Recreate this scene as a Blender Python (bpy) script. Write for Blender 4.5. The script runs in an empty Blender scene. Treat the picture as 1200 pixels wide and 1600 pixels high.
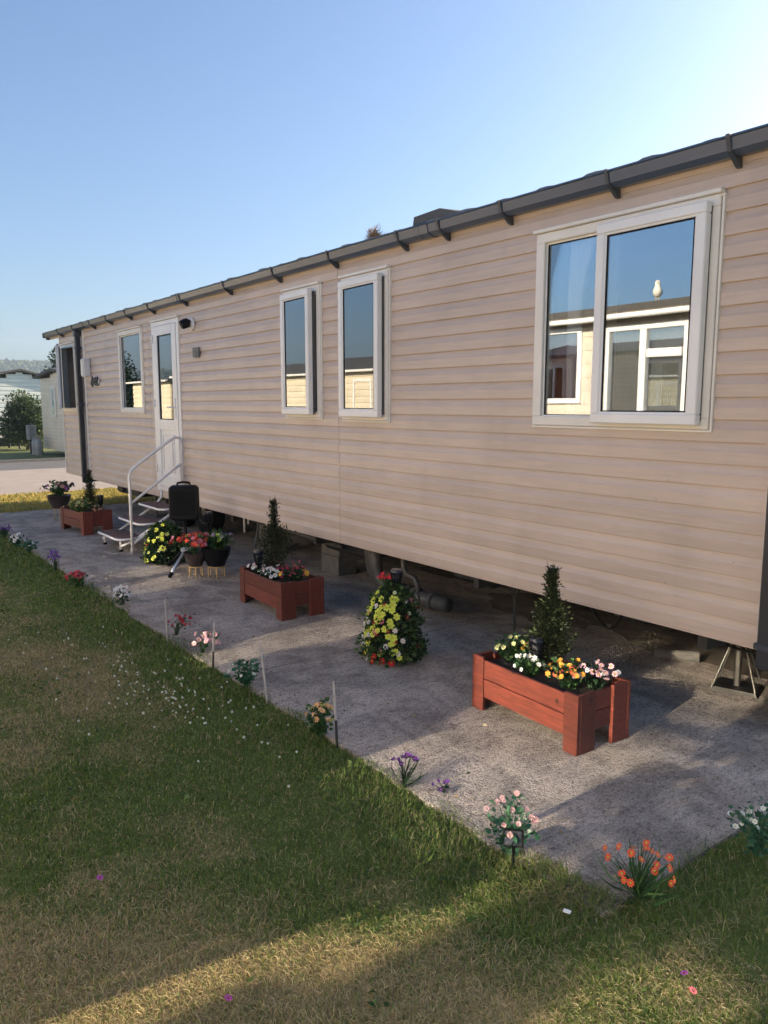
import bpy, math, random
import numpy as np
from mathutils import Vector, Matrix

random.seed(7)
RNG = np.random.default_rng(11)
SC = bpy.context.scene
COL = SC.collection
R = math.radians

# ------------------------------------------------------------------ camera
H, D = 1.6, 3.4                      # eye height, distance to the long wall
cam_d = bpy.data.cameras.new('camera')
cam = bpy.data.objects.new('camera', cam_d)
COL.objects.link(cam)
PITCH, YAW = R(8.02), R(37.06)
fwd = Vector((-math.cos(YAW) * math.cos(PITCH), math.sin(YAW) * math.cos(PITCH), -math.sin(PITCH)))
cam.location = (0, 0, H)
cam.rotation_euler = fwd.to_track_quat('-Z', 'Y').to_euler()
cam_d.sensor_fit = 'VERTICAL'
cam_d.sensor_height = 32.0
cam_d.lens = 32.0 * 1200 / 1600
cam_d.clip_start = 0.02
cam_d.clip_end = 5000
SC.camera = cam

# ------------------------------------------------------------------ sky, sun, exposure
SUN_EL, SUN_AZ = R(20.0), R(8.0)      # from +Y, turned a little towards +X
sun_dir = Vector((math.sin(SUN_AZ) * math.cos(SUN_EL), math.cos(SUN_AZ) * math.cos(SUN_EL), math.sin(SUN_EL)))
world = bpy.data.worlds.new('World')
SC.world = world
world.use_nodes = True
wn = world.node_tree
bg = wn.nodes['Background']
sky = wn.nodes.new('ShaderNodeTexSky')
sky.sky_type = 'NISHITA'
sky.sun_disc = False
sky.sun_elevation = SUN_EL
sky.sun_rotation = SUN_AZ
sky.air_density = 1.0
sky.dust_density = 2.6
sky.ozone_density = 5.0
wn.links.new(sky.outputs[0], bg.inputs[0])
bg.inputs[1].default_value = 0.086
sun_l = bpy.data.lights.new('sun', 'SUN')
sun_l.energy = 5.0
sun_l.angle = R(0.55)
sun_l.color = (1.0, 0.82, 0.59)
sun = bpy.data.objects.new('sun', sun_l)
COL.objects.link(sun)
sun.location = (0, 30, 20)
sun.rotation_euler = (-sun_dir).to_track_quat('-Z', 'Y').to_euler()
SC.view_settings.view_transform = 'Standard'
SC.view_settings.look = 'None'
SC.view_settings.gamma = 1
SC.view_settings.use_curve_mapping = False
SC.view_settings.exposure = 1.5
try:
    SC.cycles.use_denoising = True
    SC.cycles.blur_glossy = 0.12        # keeps the sun thrown back by the opposite windows
    SC.cycles.use_guiding = True
    SC.cycles.guiding_training_samples = 64
    SC.cycles.use_volume_guiding = False
    SC.cycles.use_adaptive_sampling = True
    SC.cycles.adaptive_threshold = 0.02
    SC.cycles.max_bounces = 8
    SC.cycles.diffuse_bounces = 3
    SC.cycles.transparent_max_bounces = 24
    SC.cycles.volume_bounces = 0
    SC.cycles.sample_clamp_indirect = 40
except Exception:
    pass


# ------------------------------------------------------------------ materials
def mat_new(name):
    m = bpy.data.materials.new(name)
    m.use_nodes = True
    nt = m.node_tree
    b = nt.nodes['Principled BSDF']
    return m, nt, b


def mat(name, col, rough=0.6, var=0.12, scale=6.0, stretch=(1, 1, 1), bump=0.0, bscale=60.0, metal=0.0, spec=0.5, col2=None, detail=6.0):
    """Base colour broken up by object-space noise, with a fine bump."""
    m, nt, b = mat_new(name)
    tc = nt.nodes.new('ShaderNodeTexCoord')
    mp = nt.nodes.new('ShaderNodeMapping')
    mp.inputs['Scale'].default_value = stretch
    nt.links.new(tc.outputs['Object'], mp.inputs[0])
    n = nt.nodes.new('ShaderNodeTexNoise')
    n.inputs['Scale'].default_value = scale
    n.inputs['Detail'].default_value = detail
    nt.links.new(mp.outputs[0], n.inputs[0])
    r = nt.nodes.new('ShaderNodeValToRGB')
    r.color_ramp.elements[0].position = 0.3
    r.color_ramp.elements[1].position = 0.7
    c2 = col2 if col2 else tuple(min(1, c * (1 + var)) for c in col)
    c1 = col if col2 else tuple(c * (1 - var) for c in col)
    r.color_ramp.elements[0].color = (*c1, 1)
    r.color_ramp.elements[1].color = (*c2, 1)
    nt.links.new(n.outputs[0], r.inputs[0])
    nt.links.new(r.outputs[0], b.inputs['Base Color'])
    b.inputs['Roughness'].default_value = rough
    b.inputs['Metallic'].default_value = metal
    b.inputs['Specular IOR Level'].default_value = spec
    if bump:
        n2 = nt.nodes.new('ShaderNodeTexNoise')
        n2.inputs['Scale'].default_value = bscale
        n2.inputs['Detail'].default_value = 8
        nt.links.new(mp.outputs[0], n2.inputs[0])
        bp = nt.nodes.new('ShaderNodeBump')
        bp.inputs['Strength'].default_value = bump
        bp.inputs['Distance'].default_value = 0.01
        nt.links.new(n2.outputs[0], bp.inputs['Height'])
        nt.links.new(bp.outputs[0], b.inputs['Normal'])
    return m


def mat_tint(name, rough=0.6, trans=0.0, spec=0.3):
    """Colour comes from the piece itself (attribute 'tint'), leaves let some light through."""
    m, nt, b = mat_new(name)
    a = nt.nodes.new('ShaderNodeAttribute')
    a.attribute_name = 'tint'
    nt.links.new(a.outputs['Color'], b.inputs['Base Color'])
    b.inputs['Roughness'].default_value = rough
    b.inputs['Specular IOR Level'].default_value = spec
    if trans:
        t = nt.nodes.new('ShaderNodeBsdfTranslucent')
        nt.links.new(a.outputs['Color'], t.inputs[0])
        mx = nt.nodes.new('ShaderNodeMixShader')
        mx.inputs[0].default_value = trans
        nt.links.new(b.outputs[0], mx.inputs[1])
        nt.links.new(t.outputs[0], mx.inputs[2])
        nt.links.new(mx.outputs[0], nt.nodes['Material Output'].inputs[0])
    return m


def mat_glass(name, base=0.30, tint=(0.75, 0.8, 0.82)):
    m, nt, b = mat_new(name)
    nt.nodes.remove(b)
    tr = nt.nodes.new('ShaderNodeBsdfTransparent')
    tr.inputs[0].default_value = (*tint, 1)
    gl = nt.nodes.new('ShaderNodeBsdfGlossy')
    gl.inputs['Roughness'].default_value = 0.004
    gl.inputs[0].default_value = (0.93, 0.97, 1, 1)
    fr = nt.nodes.new('ShaderNodeFresnel')
    fr.inputs[0].default_value = 1.5
    ma = nt.nodes.new('ShaderNodeMath')
    ma.operation = 'MULTIPLY_ADD'
    ma.use_clamp = True
    ma.inputs[1].default_value = 1.1
    ma.inputs[2].default_value = base
    nt.links.new(fr.outputs[0], ma.inputs[0])
    # a slight waviness of the panes
    tc = nt.nodes.new('ShaderNodeTexCoord')
    n = nt.nodes.new('ShaderNodeTexNoise')
    n.inputs['Scale'].default_value = 2.2
    n.inputs['Detail'].default_value = 1
    nt.links.new(tc.outputs['Object'], n.inputs[0])
    bp = nt.nodes.new('ShaderNodeBump')
    bp.inputs['Strength'].default_value = 0.05
    bp.inputs['Distance'].default_value = 0.004
    nt.links.new(n.outputs[0], bp.inputs['Height'])
    nt.links.new(bp.outputs[0], gl.inputs['Normal'])
    mx = nt.nodes.new('ShaderNodeMixShader')
    nt.links.new(ma.outputs[0], mx.inputs[0])
    nt.links.new(tr.outputs[0], mx.inputs[1])
    nt.links.new(gl.outputs[0], mx.inputs[2])
    nt.links.new(mx.outputs[0], nt.nodes['Material Output'].inputs[0])
    return m


def mat_cladding(name, col):
    """Moulded plastic-coated board: faint mottling, long faint streaks, a few specks."""
    m, nt, b = mat_new(name)
    tc = nt.nodes.new('ShaderNodeTexCoord')

    def noise(scale, st, det=5):
        mp = nt.nodes.new('ShaderNodeMapping')
        mp.inputs['Scale'].default_value = st
        nt.links.new(tc.outputs['Object'], mp.inputs[0])
        n = nt.nodes.new('ShaderNodeTexNoise')
        n.inputs['Scale'].default_value = scale
        n.inputs['Detail'].default_value = det
        nt.links.new(mp.outputs[0], n.inputs[0])
        return n
    n1 = noise(1.6, (1, 1, 2.2))
    n2 = noise(14, (0.35, 1, 6), 8)
    n3 = noise(38, (1, 1, 1), 2)
    r1 = nt.nodes.new('ShaderNodeMapRange')
    r1.inputs[1].default_value, r1.inputs[2].default_value = 0.3, 0.7
    r1.inputs[3].default_value, r1.inputs[4].default_value = 0.90, 1.06
    nt.links.new(n1.outputs[0], r1.inputs[0])
    r2 = nt.nodes.new('ShaderNodeMapRange')
    r2.inputs[1].default_value, r2.inputs[2].default_value = 0.3, 0.75
    r2.inputs[3].default_value, r2.inputs[4].default_value = 0.93, 1.05
    nt.links.new(n2.outputs[0], r2.inputs[0])
    n4 = noise(1.7, (3.0, 1, 0.55), 9)
    r4 = nt.nodes.new('ShaderNodeMapRange')
    r4.inputs[1].default_value, r4.inputs[2].default_value = 0.50, 0.72
    r4.inputs[3].default_value, r4.inputs[4].default_value = 1.0, 0.94
    nt.links.new(n4.outputs[0], r4.inputs[0])
    r3 = nt.nodes.new('ShaderNodeMapRange')
    r3.inputs[1].default_value, r3.inputs[2].default_value = 0.74, 0.80
    r3.inputs[3].default_value, r3.inputs[4].default_value = 1.0, 0.62
    nt.links.new(n3.outputs[0], r3.inputs[0])
    a = nt.nodes.new('ShaderNodeMath'); a.operation = 'MULTIPLY'
    nt.links.new(r1.outputs[0], a.inputs[0]); nt.links.new(r2.outputs[0], a.inputs[1])
    c = nt.nodes.new('ShaderNodeMath'); c.operation = 'MULTIPLY'
    nt.links.new(a.outputs[0], c.inputs[0]); nt.links.new(r3.outputs[0], c.inputs[1])
    oi = nt.nodes.new('ShaderNodeObjectInfo')
    ro = nt.nodes.new('ShaderNodeMapRange')
    ro.inputs[3].default_value, ro.inputs[4].default_value = 0.95, 1.03
    nt.links.new(oi.outputs['Random'], ro.inputs[0])
    c2 = nt.nodes.new('ShaderNodeMath'); c2.operation = 'MULTIPLY'
    nt.links.new(c.outputs[0], c2.inputs[0]); nt.links.new(ro.outputs[0], c2.inputs[1])
    c3 = nt.nodes.new('ShaderNodeMath'); c3.operation = 'MULTIPLY'
    nt.links.new(c2.outputs[0], c3.inputs[0]); nt.links.new(r4.outputs[0], c3.inputs[1])
    mx = nt.nodes.new('ShaderNodeVectorMath'); mx.operation = 'SCALE'
    mx.inputs[0].default_value = col
    nt.links.new(c3.outputs[0], mx.inputs['Scale'])
    nt.links.new(mx.outputs[0], b.inputs['Base Color'])
    b.inputs['Roughness'].default_value = 0.38
    b.inputs['Specular IOR Level'].default_value = 0.5
    bp = nt.nodes.new('ShaderNodeBump')
    bp.inputs['Strength'].default_value = 0.10
    bp.inputs['Distance'].default_value = 0.003
    nt.links.new(n2.outputs[0], bp.inputs['Height'])
    nt.links.new(bp.outputs[0], b.inputs['Normal'])
    return m


def mat_concrete(name):
    m, nt, b = mat_new(name)
    tc = nt.nodes.new('ShaderNodeTexCoord')

    def noise(scale, st=(1, 1, 1), det=6, dist=0.0):
        mp = nt.nodes.new('ShaderNodeMapping')
        mp.inputs['Scale'].default_value = st
        nt.links.new(tc.outputs['Object'], mp.inputs[0])
        n = nt.nodes.new('ShaderNodeTexNoise')
        n.inputs['Scale'].default_value = scale
        n.inputs['Detail'].default_value = det
        n.inputs['Distortion'].default_value = dist
        nt.links.new(mp.outputs[0], n.inputs[0])
        return n

    def mr(n, a, b_, c, d):
        r = nt.nodes.new('ShaderNodeMapRange')
        r.inputs[1].default_value, r.inputs[2].default_value, r.inputs[3].default_value, r.inputs[4].default_value = a, b_, c, d
        nt.links.new(n.outputs[0], r.inputs[0])
        return r

    def mul(x, y):
        k = nt.nodes.new('ShaderNodeMath'); k.operation = 'MULTIPLY'
        nt.links.new(x.outputs[0], k.inputs[0]); nt.links.new(y.outputs[0], k.inputs[1])
        return k
    blotch = mr(noise(0.8, (1, 1, 1), 8, 0.6), 0.32, 0.66, 0.74, 1.12)
    stain = mr(noise(2.7, (1, 1.4, 1), 9, 1.2), 0.38, 0.58, 0.70, 1.08)
    ridge_n = noise(26, (1.0, 0.22, 1), 4, 0.5)
    ridge = mr(ridge_n, 0.35, 0.65, 0.86, 1.10)
    grit_n = noise(120, (1, 1, 1), 4)
    grit = mr(grit_n, 0.36, 0.64, 0.66, 1.26)
    pit_n = noise(55, (1, 0.6, 1), 5)
    pits = mr(pit_n, 0.32, 0.50, 0.58, 1.0)
    v = mul(mul(mul(blotch, stain), mul(ridge, grit)), pits)
    hue = noise(1.3, (1, 1, 1), 4)
    rp = nt.nodes.new('ShaderNodeValToRGB')
    rp.color_ramp.elements[0].position = 0.35
    rp.color_ramp.elements[1].position = 0.65
    rp.color_ramp.elements[0].color = (0.54, 0.455, 0.385, 1)
    rp.color_ramp.elements[1].color = (0.54, 0.475, 0.42, 1)
    nt.links.new(hue.outputs[0], rp.inputs[0])
    mx = nt.nodes.new('ShaderNodeVectorMath'); mx.operation = 'SCALE'
    nt.links.new(rp.outputs[0], mx.inputs[0]); nt.links.new(v.outputs[0], mx.inputs['Scale'])
    nt.links.new(mx.outputs[0], b.inputs['Base Color'])
    b.inputs['Roughness'].default_value = 0.88
    b.inputs['Specular IOR Level'].default_value = 0.25
    ad = nt.nodes.new('ShaderNodeMath'); ad.operation = 'ADD'
    nt.links.new(ridge_n.outputs[0], ad.inputs[0]); nt.links.new(pit_n.outputs[0], ad.inputs[1])
    ad2 = nt.nodes.new('ShaderNodeMath'); ad2.operation = 'ADD'
    nt.links.new(ad.outputs[0], ad2.inputs[0]); nt.links.new(grit_n.outputs[0], ad2.inputs[1])
    bp = nt.nodes.new('ShaderNodeBump')
    bp.inputs['Strength'].default_value = 1.0
    bp.inputs['Distance'].default_value = 0.016
    nt.links.new(ad2.outputs[0], bp.inputs['Height'])
    nt.links.new(bp.outputs[0], b.inputs['Normal'])
    return m


def mat_wood(name, col, dark):
    m, nt, b = mat_new(name)
    tc = nt.nodes.new('ShaderNodeTexCoord')
    oi = nt.nodes.new('ShaderNodeObjectInfo')
    add = nt.nodes.new('ShaderNodeVectorMath'); add.operation = 'ADD'
    cx = nt.nodes.new('ShaderNodeCombineXYZ')
    ml = nt.nodes.new('ShaderNodeMath'); ml.operation = 'MULTIPLY'; ml.inputs[1].default_value = 7.3
    nt.links.new(oi.outputs['Random'], ml.inputs[0])
    nt.links.new(ml.outputs[0], cx.inputs[1]); nt.links.new(ml.outputs[0], cx.inputs[2])
    nt.links.new(tc.outputs['Object'], add.inputs[0]); nt.links.new(cx.outputs[0], add.inputs[1])
    mp = nt.nodes.new('ShaderNodeMapping')
    mp.inputs['Scale'].default_value = (1.6, 14, 14)
    nt.links.new(add.outputs[0], mp.inputs[0])
    n = nt.nodes.new('ShaderNodeTexNoise')
    n.inputs['Scale'].default_value = 5
    n.inputs['Detail'].default_value = 7
    n.inputs['Distortion'].default_value = 0.8
    nt.links.new(mp.outputs[0], n.inputs[0])
    rp = nt.nodes.new('ShaderNodeValToRGB')
    rp.color_ramp.elements[0].position, rp.color_ramp.elements[1].position = 0.3, 0.68
    rp.color_ramp.elements[0].color, rp.color_ramp.elements[1].color = (*dark, 1), (*col, 1)
    nt.links.new(n.outputs[0], rp.inputs[0])
    # knots
    vo = nt.nodes.new('ShaderNodeTexVoronoi')
    vo.inputs['Scale'].default_value = 5.5
    nt.links.new(add.outputs[0], vo.inputs[0])
    kr = nt.nodes.new('ShaderNodeMapRange')
    kr.inputs[1].default_value, kr.inputs[2].default_value, kr.inputs[3].default_value, kr.inputs[4].default_value = 0.04, 0.09, 0.25, 1.0
    orr = nt.nodes.new('ShaderNodeMapRange')
    orr.inputs[3].default_value, orr.inputs[4].default_value = 0.72, 1.25
    nt.links.new(oi.outputs['Random'], orr.inputs[0])
    kk_ = nt.nodes.new('ShaderNodeMath'); kk_.operation = 'MULTIPLY'
    nt.links.new(vo.outputs['Distance'], kr.inputs[0])
    nt.links.new(kr.outputs[0], kk_.inputs[0]); nt.links.new(orr.outputs[0], kk_.inputs[1])
    sc = nt.nodes.new('ShaderNodeVectorMath'); sc.operation = 'SCALE'
    nt.links.new(rp.outputs[0], sc.inputs[0]); nt.links.new(kk_.outputs[0], sc.inputs['Scale'])
    nt.links.new(sc.outputs[0], b.inputs['Base Color'])
    b.inputs['Roughness'].default_value = 0.55
    bp = nt.nodes.new('ShaderNodeBump')
    bp.inputs['Strength'].default_value = 0.25
    bp.inputs['Distance'].default_value = 0.004
    nt.links.new(n.outputs[0], bp.inputs['Height'])
    nt.links.new(bp.outputs[0], b.inputs['Normal'])
    return m


M = {}
M['clad'] = mat_cladding('beige_cladding', (0.62, 0.492, 0.408))
M['white'] = mat('white_upvc', (0.84, 0.82, 0.80), 0.32, 0.05, 3, bump=0.02)
M['cream'] = mat('cream_trim', (0.80, 0.75, 0.68), 0.4, 0.06, 4)
M['gutter'] = mat('grey_gutter', (0.052, 0.078, 0.130), 0.28, 0.12, 5, stretch=(0.4, 1, 1))
M['gutter_dark'] = mat('dark_bracket', (0.045, 0.052, 0.068), 0.4, 0.1, 8)
M['pipe_dark'] = mat('dark_downpipe', (0.028, 0.03, 0.036), 0.4, 0.15, 6)
M['tile'] = mat('grey_roof_tile', (0.12, 0.125, 0.14), 0.75, 0.2, 12, bump=0.35, bscale=120)
M['black'] = mat('black_plastic', (0.006, 0.006, 0.007), 0.5, 0.2, 10, bump=0.05, spec=0.2)
M['rubber'] = mat('black_rubber', (0.008, 0.008, 0.008), 0.75, 0.2, 20, spec=0.2)
M['silver'] = mat('silver_leg', (0.62, 0.64, 0.68), 0.3, 0.06, 10, metal=0.6)
M['gold'] = mat('gold_wire', (0.72, 0.50, 0.20), 0.4, 0.1, 20, metal=0.35)
M['steel'] = mat('dull_steel', (0.17, 0.16, 0.145), 0.5, 0.25, 12, metal=0.5)
M['galv'] = mat('galvanised_rod', (0.45, 0.43, 0.42), 0.5, 0.2, 30, metal=0.2)
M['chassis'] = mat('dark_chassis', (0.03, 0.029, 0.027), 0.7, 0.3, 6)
M['grey_pipe'] = mat('grey_soil_pipe', (0.075, 0.073, 0.070), 0.45, 0.15, 8)
M['block'] = mat('concrete_block', (0.15, 0.142, 0.128), 0.9, 0.2, 14, bump=0.4, bscale=80)
M['tread'] = mat('brown_tread_mat', (0.135, 0.070, 0.058), 0.9, 0.25, 60, bump=0.5, bscale=300)
M['redwood'] = mat_wood('red_stained_wood', (0.205, 0.045, 0.026), (0.105, 0.023, 0.014))
M['soil'] = mat('dark_soil', (0.022, 0.016, 0.012), 0.95, 0.4, 40, bump=0.8, bscale=90)
M['concrete'] = mat_concrete('tamped_concrete')
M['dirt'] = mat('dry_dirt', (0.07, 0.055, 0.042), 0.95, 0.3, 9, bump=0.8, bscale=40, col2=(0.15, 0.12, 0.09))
M['interior'] = mat('dim_interior', (0.16, 0.145, 0.13), 0.8, 0.1, 3)
M['glass'] = mat_glass('window_glass', 0.22, (0.90, 0.93, 0.94))
M['glass_far'] = mat_glass('far_window_glass', 0.46, (0.95, 0.96, 0.96))
M['leaf'] = mat_tint('leaf', 0.5, 0.30)
M['grass'] = mat_tint('grass_blade', 0.6, 0.30, 0.25)
M['lawn'] = mat_tint('lawn_soil', 0.95, 0.0, 0.1)
M['bark'] = mat('bark', (0.10, 0.075, 0.055), 0.9, 0.3, 14, stretch=(1, 1, 0.25), bump=0.6, bscale=30)
M['asphalt_pale'] = mat('worn_pale_road', (0.30, 0.255, 0.225), 0.9, 0.1, 2.5, bump=0.2, bscale=120)
M['asphalt'] = mat('grey_asphalt', (0.10, 0.10, 0.105), 0.9, 0.12, 3, bump=0.2, bscale=120)
M['ground'] = mat('field_grass', (0.085, 0.12, 0.028), 0.95, 0.2, 0.6, bump=0.5, bscale=14, col2=(0.15, 0.16, 0.05))
M['dry_grass'] = mat('dry_grass_verge', (0.40, 0.30, 0.10), 0.95, 0.2, 2.5, bump=0.5, bscale=30, col2=(0.50, 0.40, 0.15))
M['wood_hill'] = mat_tint('far_trees', 0.9, 0.0, 0.1)
M['far_green'] = mat_cladding('pale_green_cladding', (0.72, 0.78, 0.74))
M['far_cream'] = mat_cladding('cream_cladding', (0.78, 0.69, 0.52))
M['opp_cream'] = mat_cladding('pale_peach_cladding', (0.68, 0.58, 0.47))
M['far_roof'] = mat('slate_grey_roof', (0.09, 0.088, 0.085), 0.8, 0.25, 6, bump=0.3, bscale=40)
M['brown_roof'] = mat('mossy_brown_roof', (0.14, 0.115, 0.08), 0.9, 0.4, 9, bump=0.5, bscale=30)
M['grey_box'] = mat('grey_meter_box', (0.22, 0.225, 0.22), 0.5, 0.15, 12)
M['badge'] = mat('badge_backing', (0.62, 0.58, 0.55), 0.4, 0.05, 5)
M['charcoal'] = mat('charcoal_letters', (0.05, 0.055, 0.06), 0.4, 0.2, 12)
M['straw'] = mat_tint('straw', 0.8, 0.2)
M['curtain'] = mat('voile_curtain', (0.88, 0.88, 0.88), 0.9, 0.04, 5)
M['drape'] = mat('grey_drape', (0.80, 0.77, 0.68), 0.9, 0.08, 5)
M['terracotta'] = mat('rust_blind', (0.40, 0.14, 0.07), 0.9, 0.1, 5)
M['gull_white'] = mat('gull_plumage', (0.80, 0.76, 0.66), 0.8, 0.06, 15)
M['gull_grey'] = mat('gull_wing', (0.30, 0.31, 0.33), 0.8, 0.1, 15)
M['yellow'] = mat('yellow_beak', (0.7, 0.45, 0.06), 0.5, 0.1, 15)
M['red_cyl'] = mat('grey_gas_cylinder', (0.27, 0.28, 0.28), 0.45, 0.15, 8)
M['brown_bowl'] = mat('brown_glazed_bowl', (0.05, 0.034, 0.030), 0.35, 0.3, 9)
M['panel'] = mat('solar_cell', (0.015, 0.017, 0.03), 0.15, 0.2, 20)
M['tank'] = mat('black_tank', (0.012, 0.012, 0.013), 0.55, 0.2, 5)
_flower = {}


def petal_mat(rgb):
    k = tuple(round(c, 3) for c in rgb)
    if k not in _flower:
        _flower[k] = mat('petal_%d' % len(_flower), k, 0.6, 0.18, 30, spec=0.3)
    return _flower[k]


# ------------------------------------------------------------------ mesh helpers
class MB:
    def __init__(self):
        self.v, self.f, self.mi, self.c = [], [], [], []

    def add(self, vs, fs, T=None, mi=0, c=None):
        o = len(self.v)
        for p in vs:
            p = Vector(p)
            if T is not None:
                p = T @ p
            self.v.append((p.x, p.y, p.z))
            self.c.append(c)
        for f in fs:
            self.f.append(tuple(i + o for i in f))
            self.mi.append(mi)
        return self

    def box(self, lo, hi, T=None, mi=0, bev=0.0):
        x0, y0, z0 = lo
        x1, y1, z1 = hi
        if bev <= 0:
            vs = [(x0, y0, z0), (x1, y0, z0), (x1, y1, z0), (x0, y1, z0), (x0, y0, z1), (x1, y0, z1), (x1, y1, z1), (x0, y1, z1)]
            fs = [(0, 3, 2, 1), (4, 5, 6, 7), (0, 1, 5, 4), (1, 2, 6, 5), (2, 3, 7, 6), (3, 0, 4, 7)]
            return self.add(vs, fs, T, mi)
        b = min(bev, (x1 - x0) * .45, (y1 - y0) * .45, (z1 - z0) * .45)
        vs, idx = [], {}
        for sx in (0, 1):
            for sy in (0, 1):
                for sz in (0, 1):
                    X, Y, Z = (x0, x1)[sx], (y0, y1)[sy], (z0, z1)[sz]
                    bx, by, bz = (b, -b)[sx], (b, -b)[sy], (b, -b)[sz]
                    for a, p in enumerate(((X, Y + by, Z + bz), (X + bx, Y, Z + bz), (X + bx, Y + by, Z))):
                        idx[(sx, sy, sz, a)] = len(vs)
                        vs.append(p)
        fs = []
        I = idx
        for s in (0, 1):
            q = [I[(s, 0, 0, 0)], I[(s, 1, 0, 0)], I[(s, 1, 1, 0)], I[(s, 0, 1, 0)]]
            fs.append(q if s else q[::-1])
            q = [I[(0, s, 0, 1)], I[(1, s, 0, 1)], I[(1, s, 1, 1)], I[(0, s, 1, 1)]]
            fs.append(q[::-1] if s else q)
            q = [I[(0, 0, s, 2)], I[(1, 0, s, 2)], I[(1, 1, s, 2)], I[(0, 1, s, 2)]]
            fs.append(q if s else q[::-1])
        for s in (0, 1):
            for t in (0, 1):
                q = [I[(0, s, t, 1)], I[(1, s, t, 1)], I[(1, s, t, 2)], I[(0, s, t, 2)]]
                fs.append(q)
                q = [I[(s, 0, t, 0)], I[(s, 1, t, 0)], I[(s, 1, t, 2)], I[(s, 0, t, 2)]]
                fs.append(q)
                q = [I[(s, t, 0, 0)], I[(s, t, 1, 0)], I[(s, t, 1, 1)], I[(s, t, 0, 1)]]
                fs.append(q)
        for sx in (0, 1):
            for sy in (0, 1):
                for sz in (0, 1):
                    fs.append([I[(sx, sy, sz, 0)], I[(sx, sy, sz, 1)], I[(sx, sy, sz, 2)]])
        return self.add(vs, fs, T, mi)

    def tube(self, pts, r, n=8, T=None, mi=0, caps=True, c=None):
        pts = [Vector(p) for p in pts]
        rs = r if isinstance(r, (list, tuple)) else [r] * len(pts)
        vs, fs = [], []
        up = None
        for i, p in enumerate(pts):
            t = (pts[min(i + 1, len(pts) - 1)] - pts[max(i - 1, 0)]).normalized()
            if up is None:
                up = Vector((0, 0, 1)) if abs(t.z) < 0.9 else Vector((1, 0, 0))
            u = up - t * up.dot(t)
            if u.length < 1e-5:
                u = t.orthogonal()
            u.normalize()
            w = t.cross(u)
            up = u
            for k in range(n):
                a = 2 * math.pi * k / n
                vs.append(p + (u * math.cos(a) + w * math.sin(a)) * rs[i])
        for i in range(len(pts) - 1):
            for k in range(n):
                a, b = i * n + k, i * n + (k + 1) % n
                fs.append((a, b, b + n, a + n))
        if caps:
            fs.append(tuple(range(n))[::-1])
            fs.append(tuple((len(pts) - 1) * n + k for k in range(n)))
        return self.add(vs, fs, T, mi, c)

    def lathe(self, prof, n=20, T=None, mi=0, c=None):
        vs, fs = [], []
        for r, z in prof:
            for k in range(n):
                a = 2 * math.pi * k / n
                vs.append((r * math.cos(a), r * math.sin(a), z))
        for i in range(len(prof) - 1):
            for k in range(n):
                a, b = i * n + k, i * n + (k + 1) % n
                fs.append((a, b, b + n, a + n))
        fs.append(tuple(range(n))[::-1])
        fs.append(tuple((len(prof) - 1) * n + k for k in range(n)))
        return self.add(vs, fs, T, mi, c)

    def extrude_x(self, prof, x0, x1, T=None, mi=0, caps=True):
        """closed profile of (y, z) swept along x"""
        n = len(prof)
        vs = [(x0, y, z) for y, z in prof] + [(x1, y, z) for y, z in prof]
        fs = [(i, (i + 1) % n, (i + 1) % n + n, i + n) for i in range(n)]
        if caps:
            fs += [tuple(range(n))[::-1], tuple(range(n, 2 * n))]
        return self.add(vs, fs, T, mi)

    def build(self, name, mats, parent=None, smooth=False, loc=None, rotz=None):
        me = bpy.data.meshes.new(name)
        me.from_pydata(self.v, [], self.f)
        if not isinstance(mats, (list, tuple)):
            mats = [mats]
        for m in mats:
            me.materials.append(M[m] if isinstance(m, str) else m)
        if len(mats) > 1:
            me.polygons.foreach_set('material_index', self.mi)
        if any(c is not None for c in self.c):
            a = me.color_attributes.new('tint', 'FLOAT_COLOR', 'POINT')
            arr = np.ones((len(self.v), 4), np.float32)
            arr[:, :3] = [c if c is not None else (0.1, 0.1, 0.1) for c in self.c]
            a.data.foreach_set('color', arr.ravel())
        me.validate()
        bm_fix(me)
        if smooth:
            me.polygons.foreach_set('use_smooth', [True] * len(me.polygons))
            if smooth == 'auto':
                me.set_sharp_from_angle(angle=R(35))
        return link(name, me, parent, loc, rotz)


def bm_fix(me):
    import bmesh
    if len(me.polygons) > 20000:
        return
    bm = bmesh.new()
    bm.from_mesh(me)
    bmesh.ops.recalc_face_normals(bm, faces=bm.faces)
    bm.to_mesh(me)
    bm.free()
    me.update()


def link(name, me, parent=None, loc=None, rotz=None):
    o = bpy.data.objects.new(name, me)
    COL.objects.link(o)
    if parent is not None:
        o.parent = parent
    if loc is not None:
        o.location = loc
    if rotz is not None:
        o.rotation_euler = (0, 0, rotz)
    return o


def tag(o, label, cat, group=None, kind=None):
    if label:
        o['label'] = label
    if cat:
        o['category'] = cat
    if group:
        o['group'] = group
    if kind:
        o['kind'] = kind
    return o


def thing(name, label, cat, loc=(0, 0, 0), rotz=0.0, group=None):
    o = bpy.data.objects.new(name, None)
    o.empty_display_size = 0.1
    COL.objects.link(o)
    o.location = loc
    o.rotation_euler = (0, 0, rotz)
    return tag(o, label, cat, group)


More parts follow.
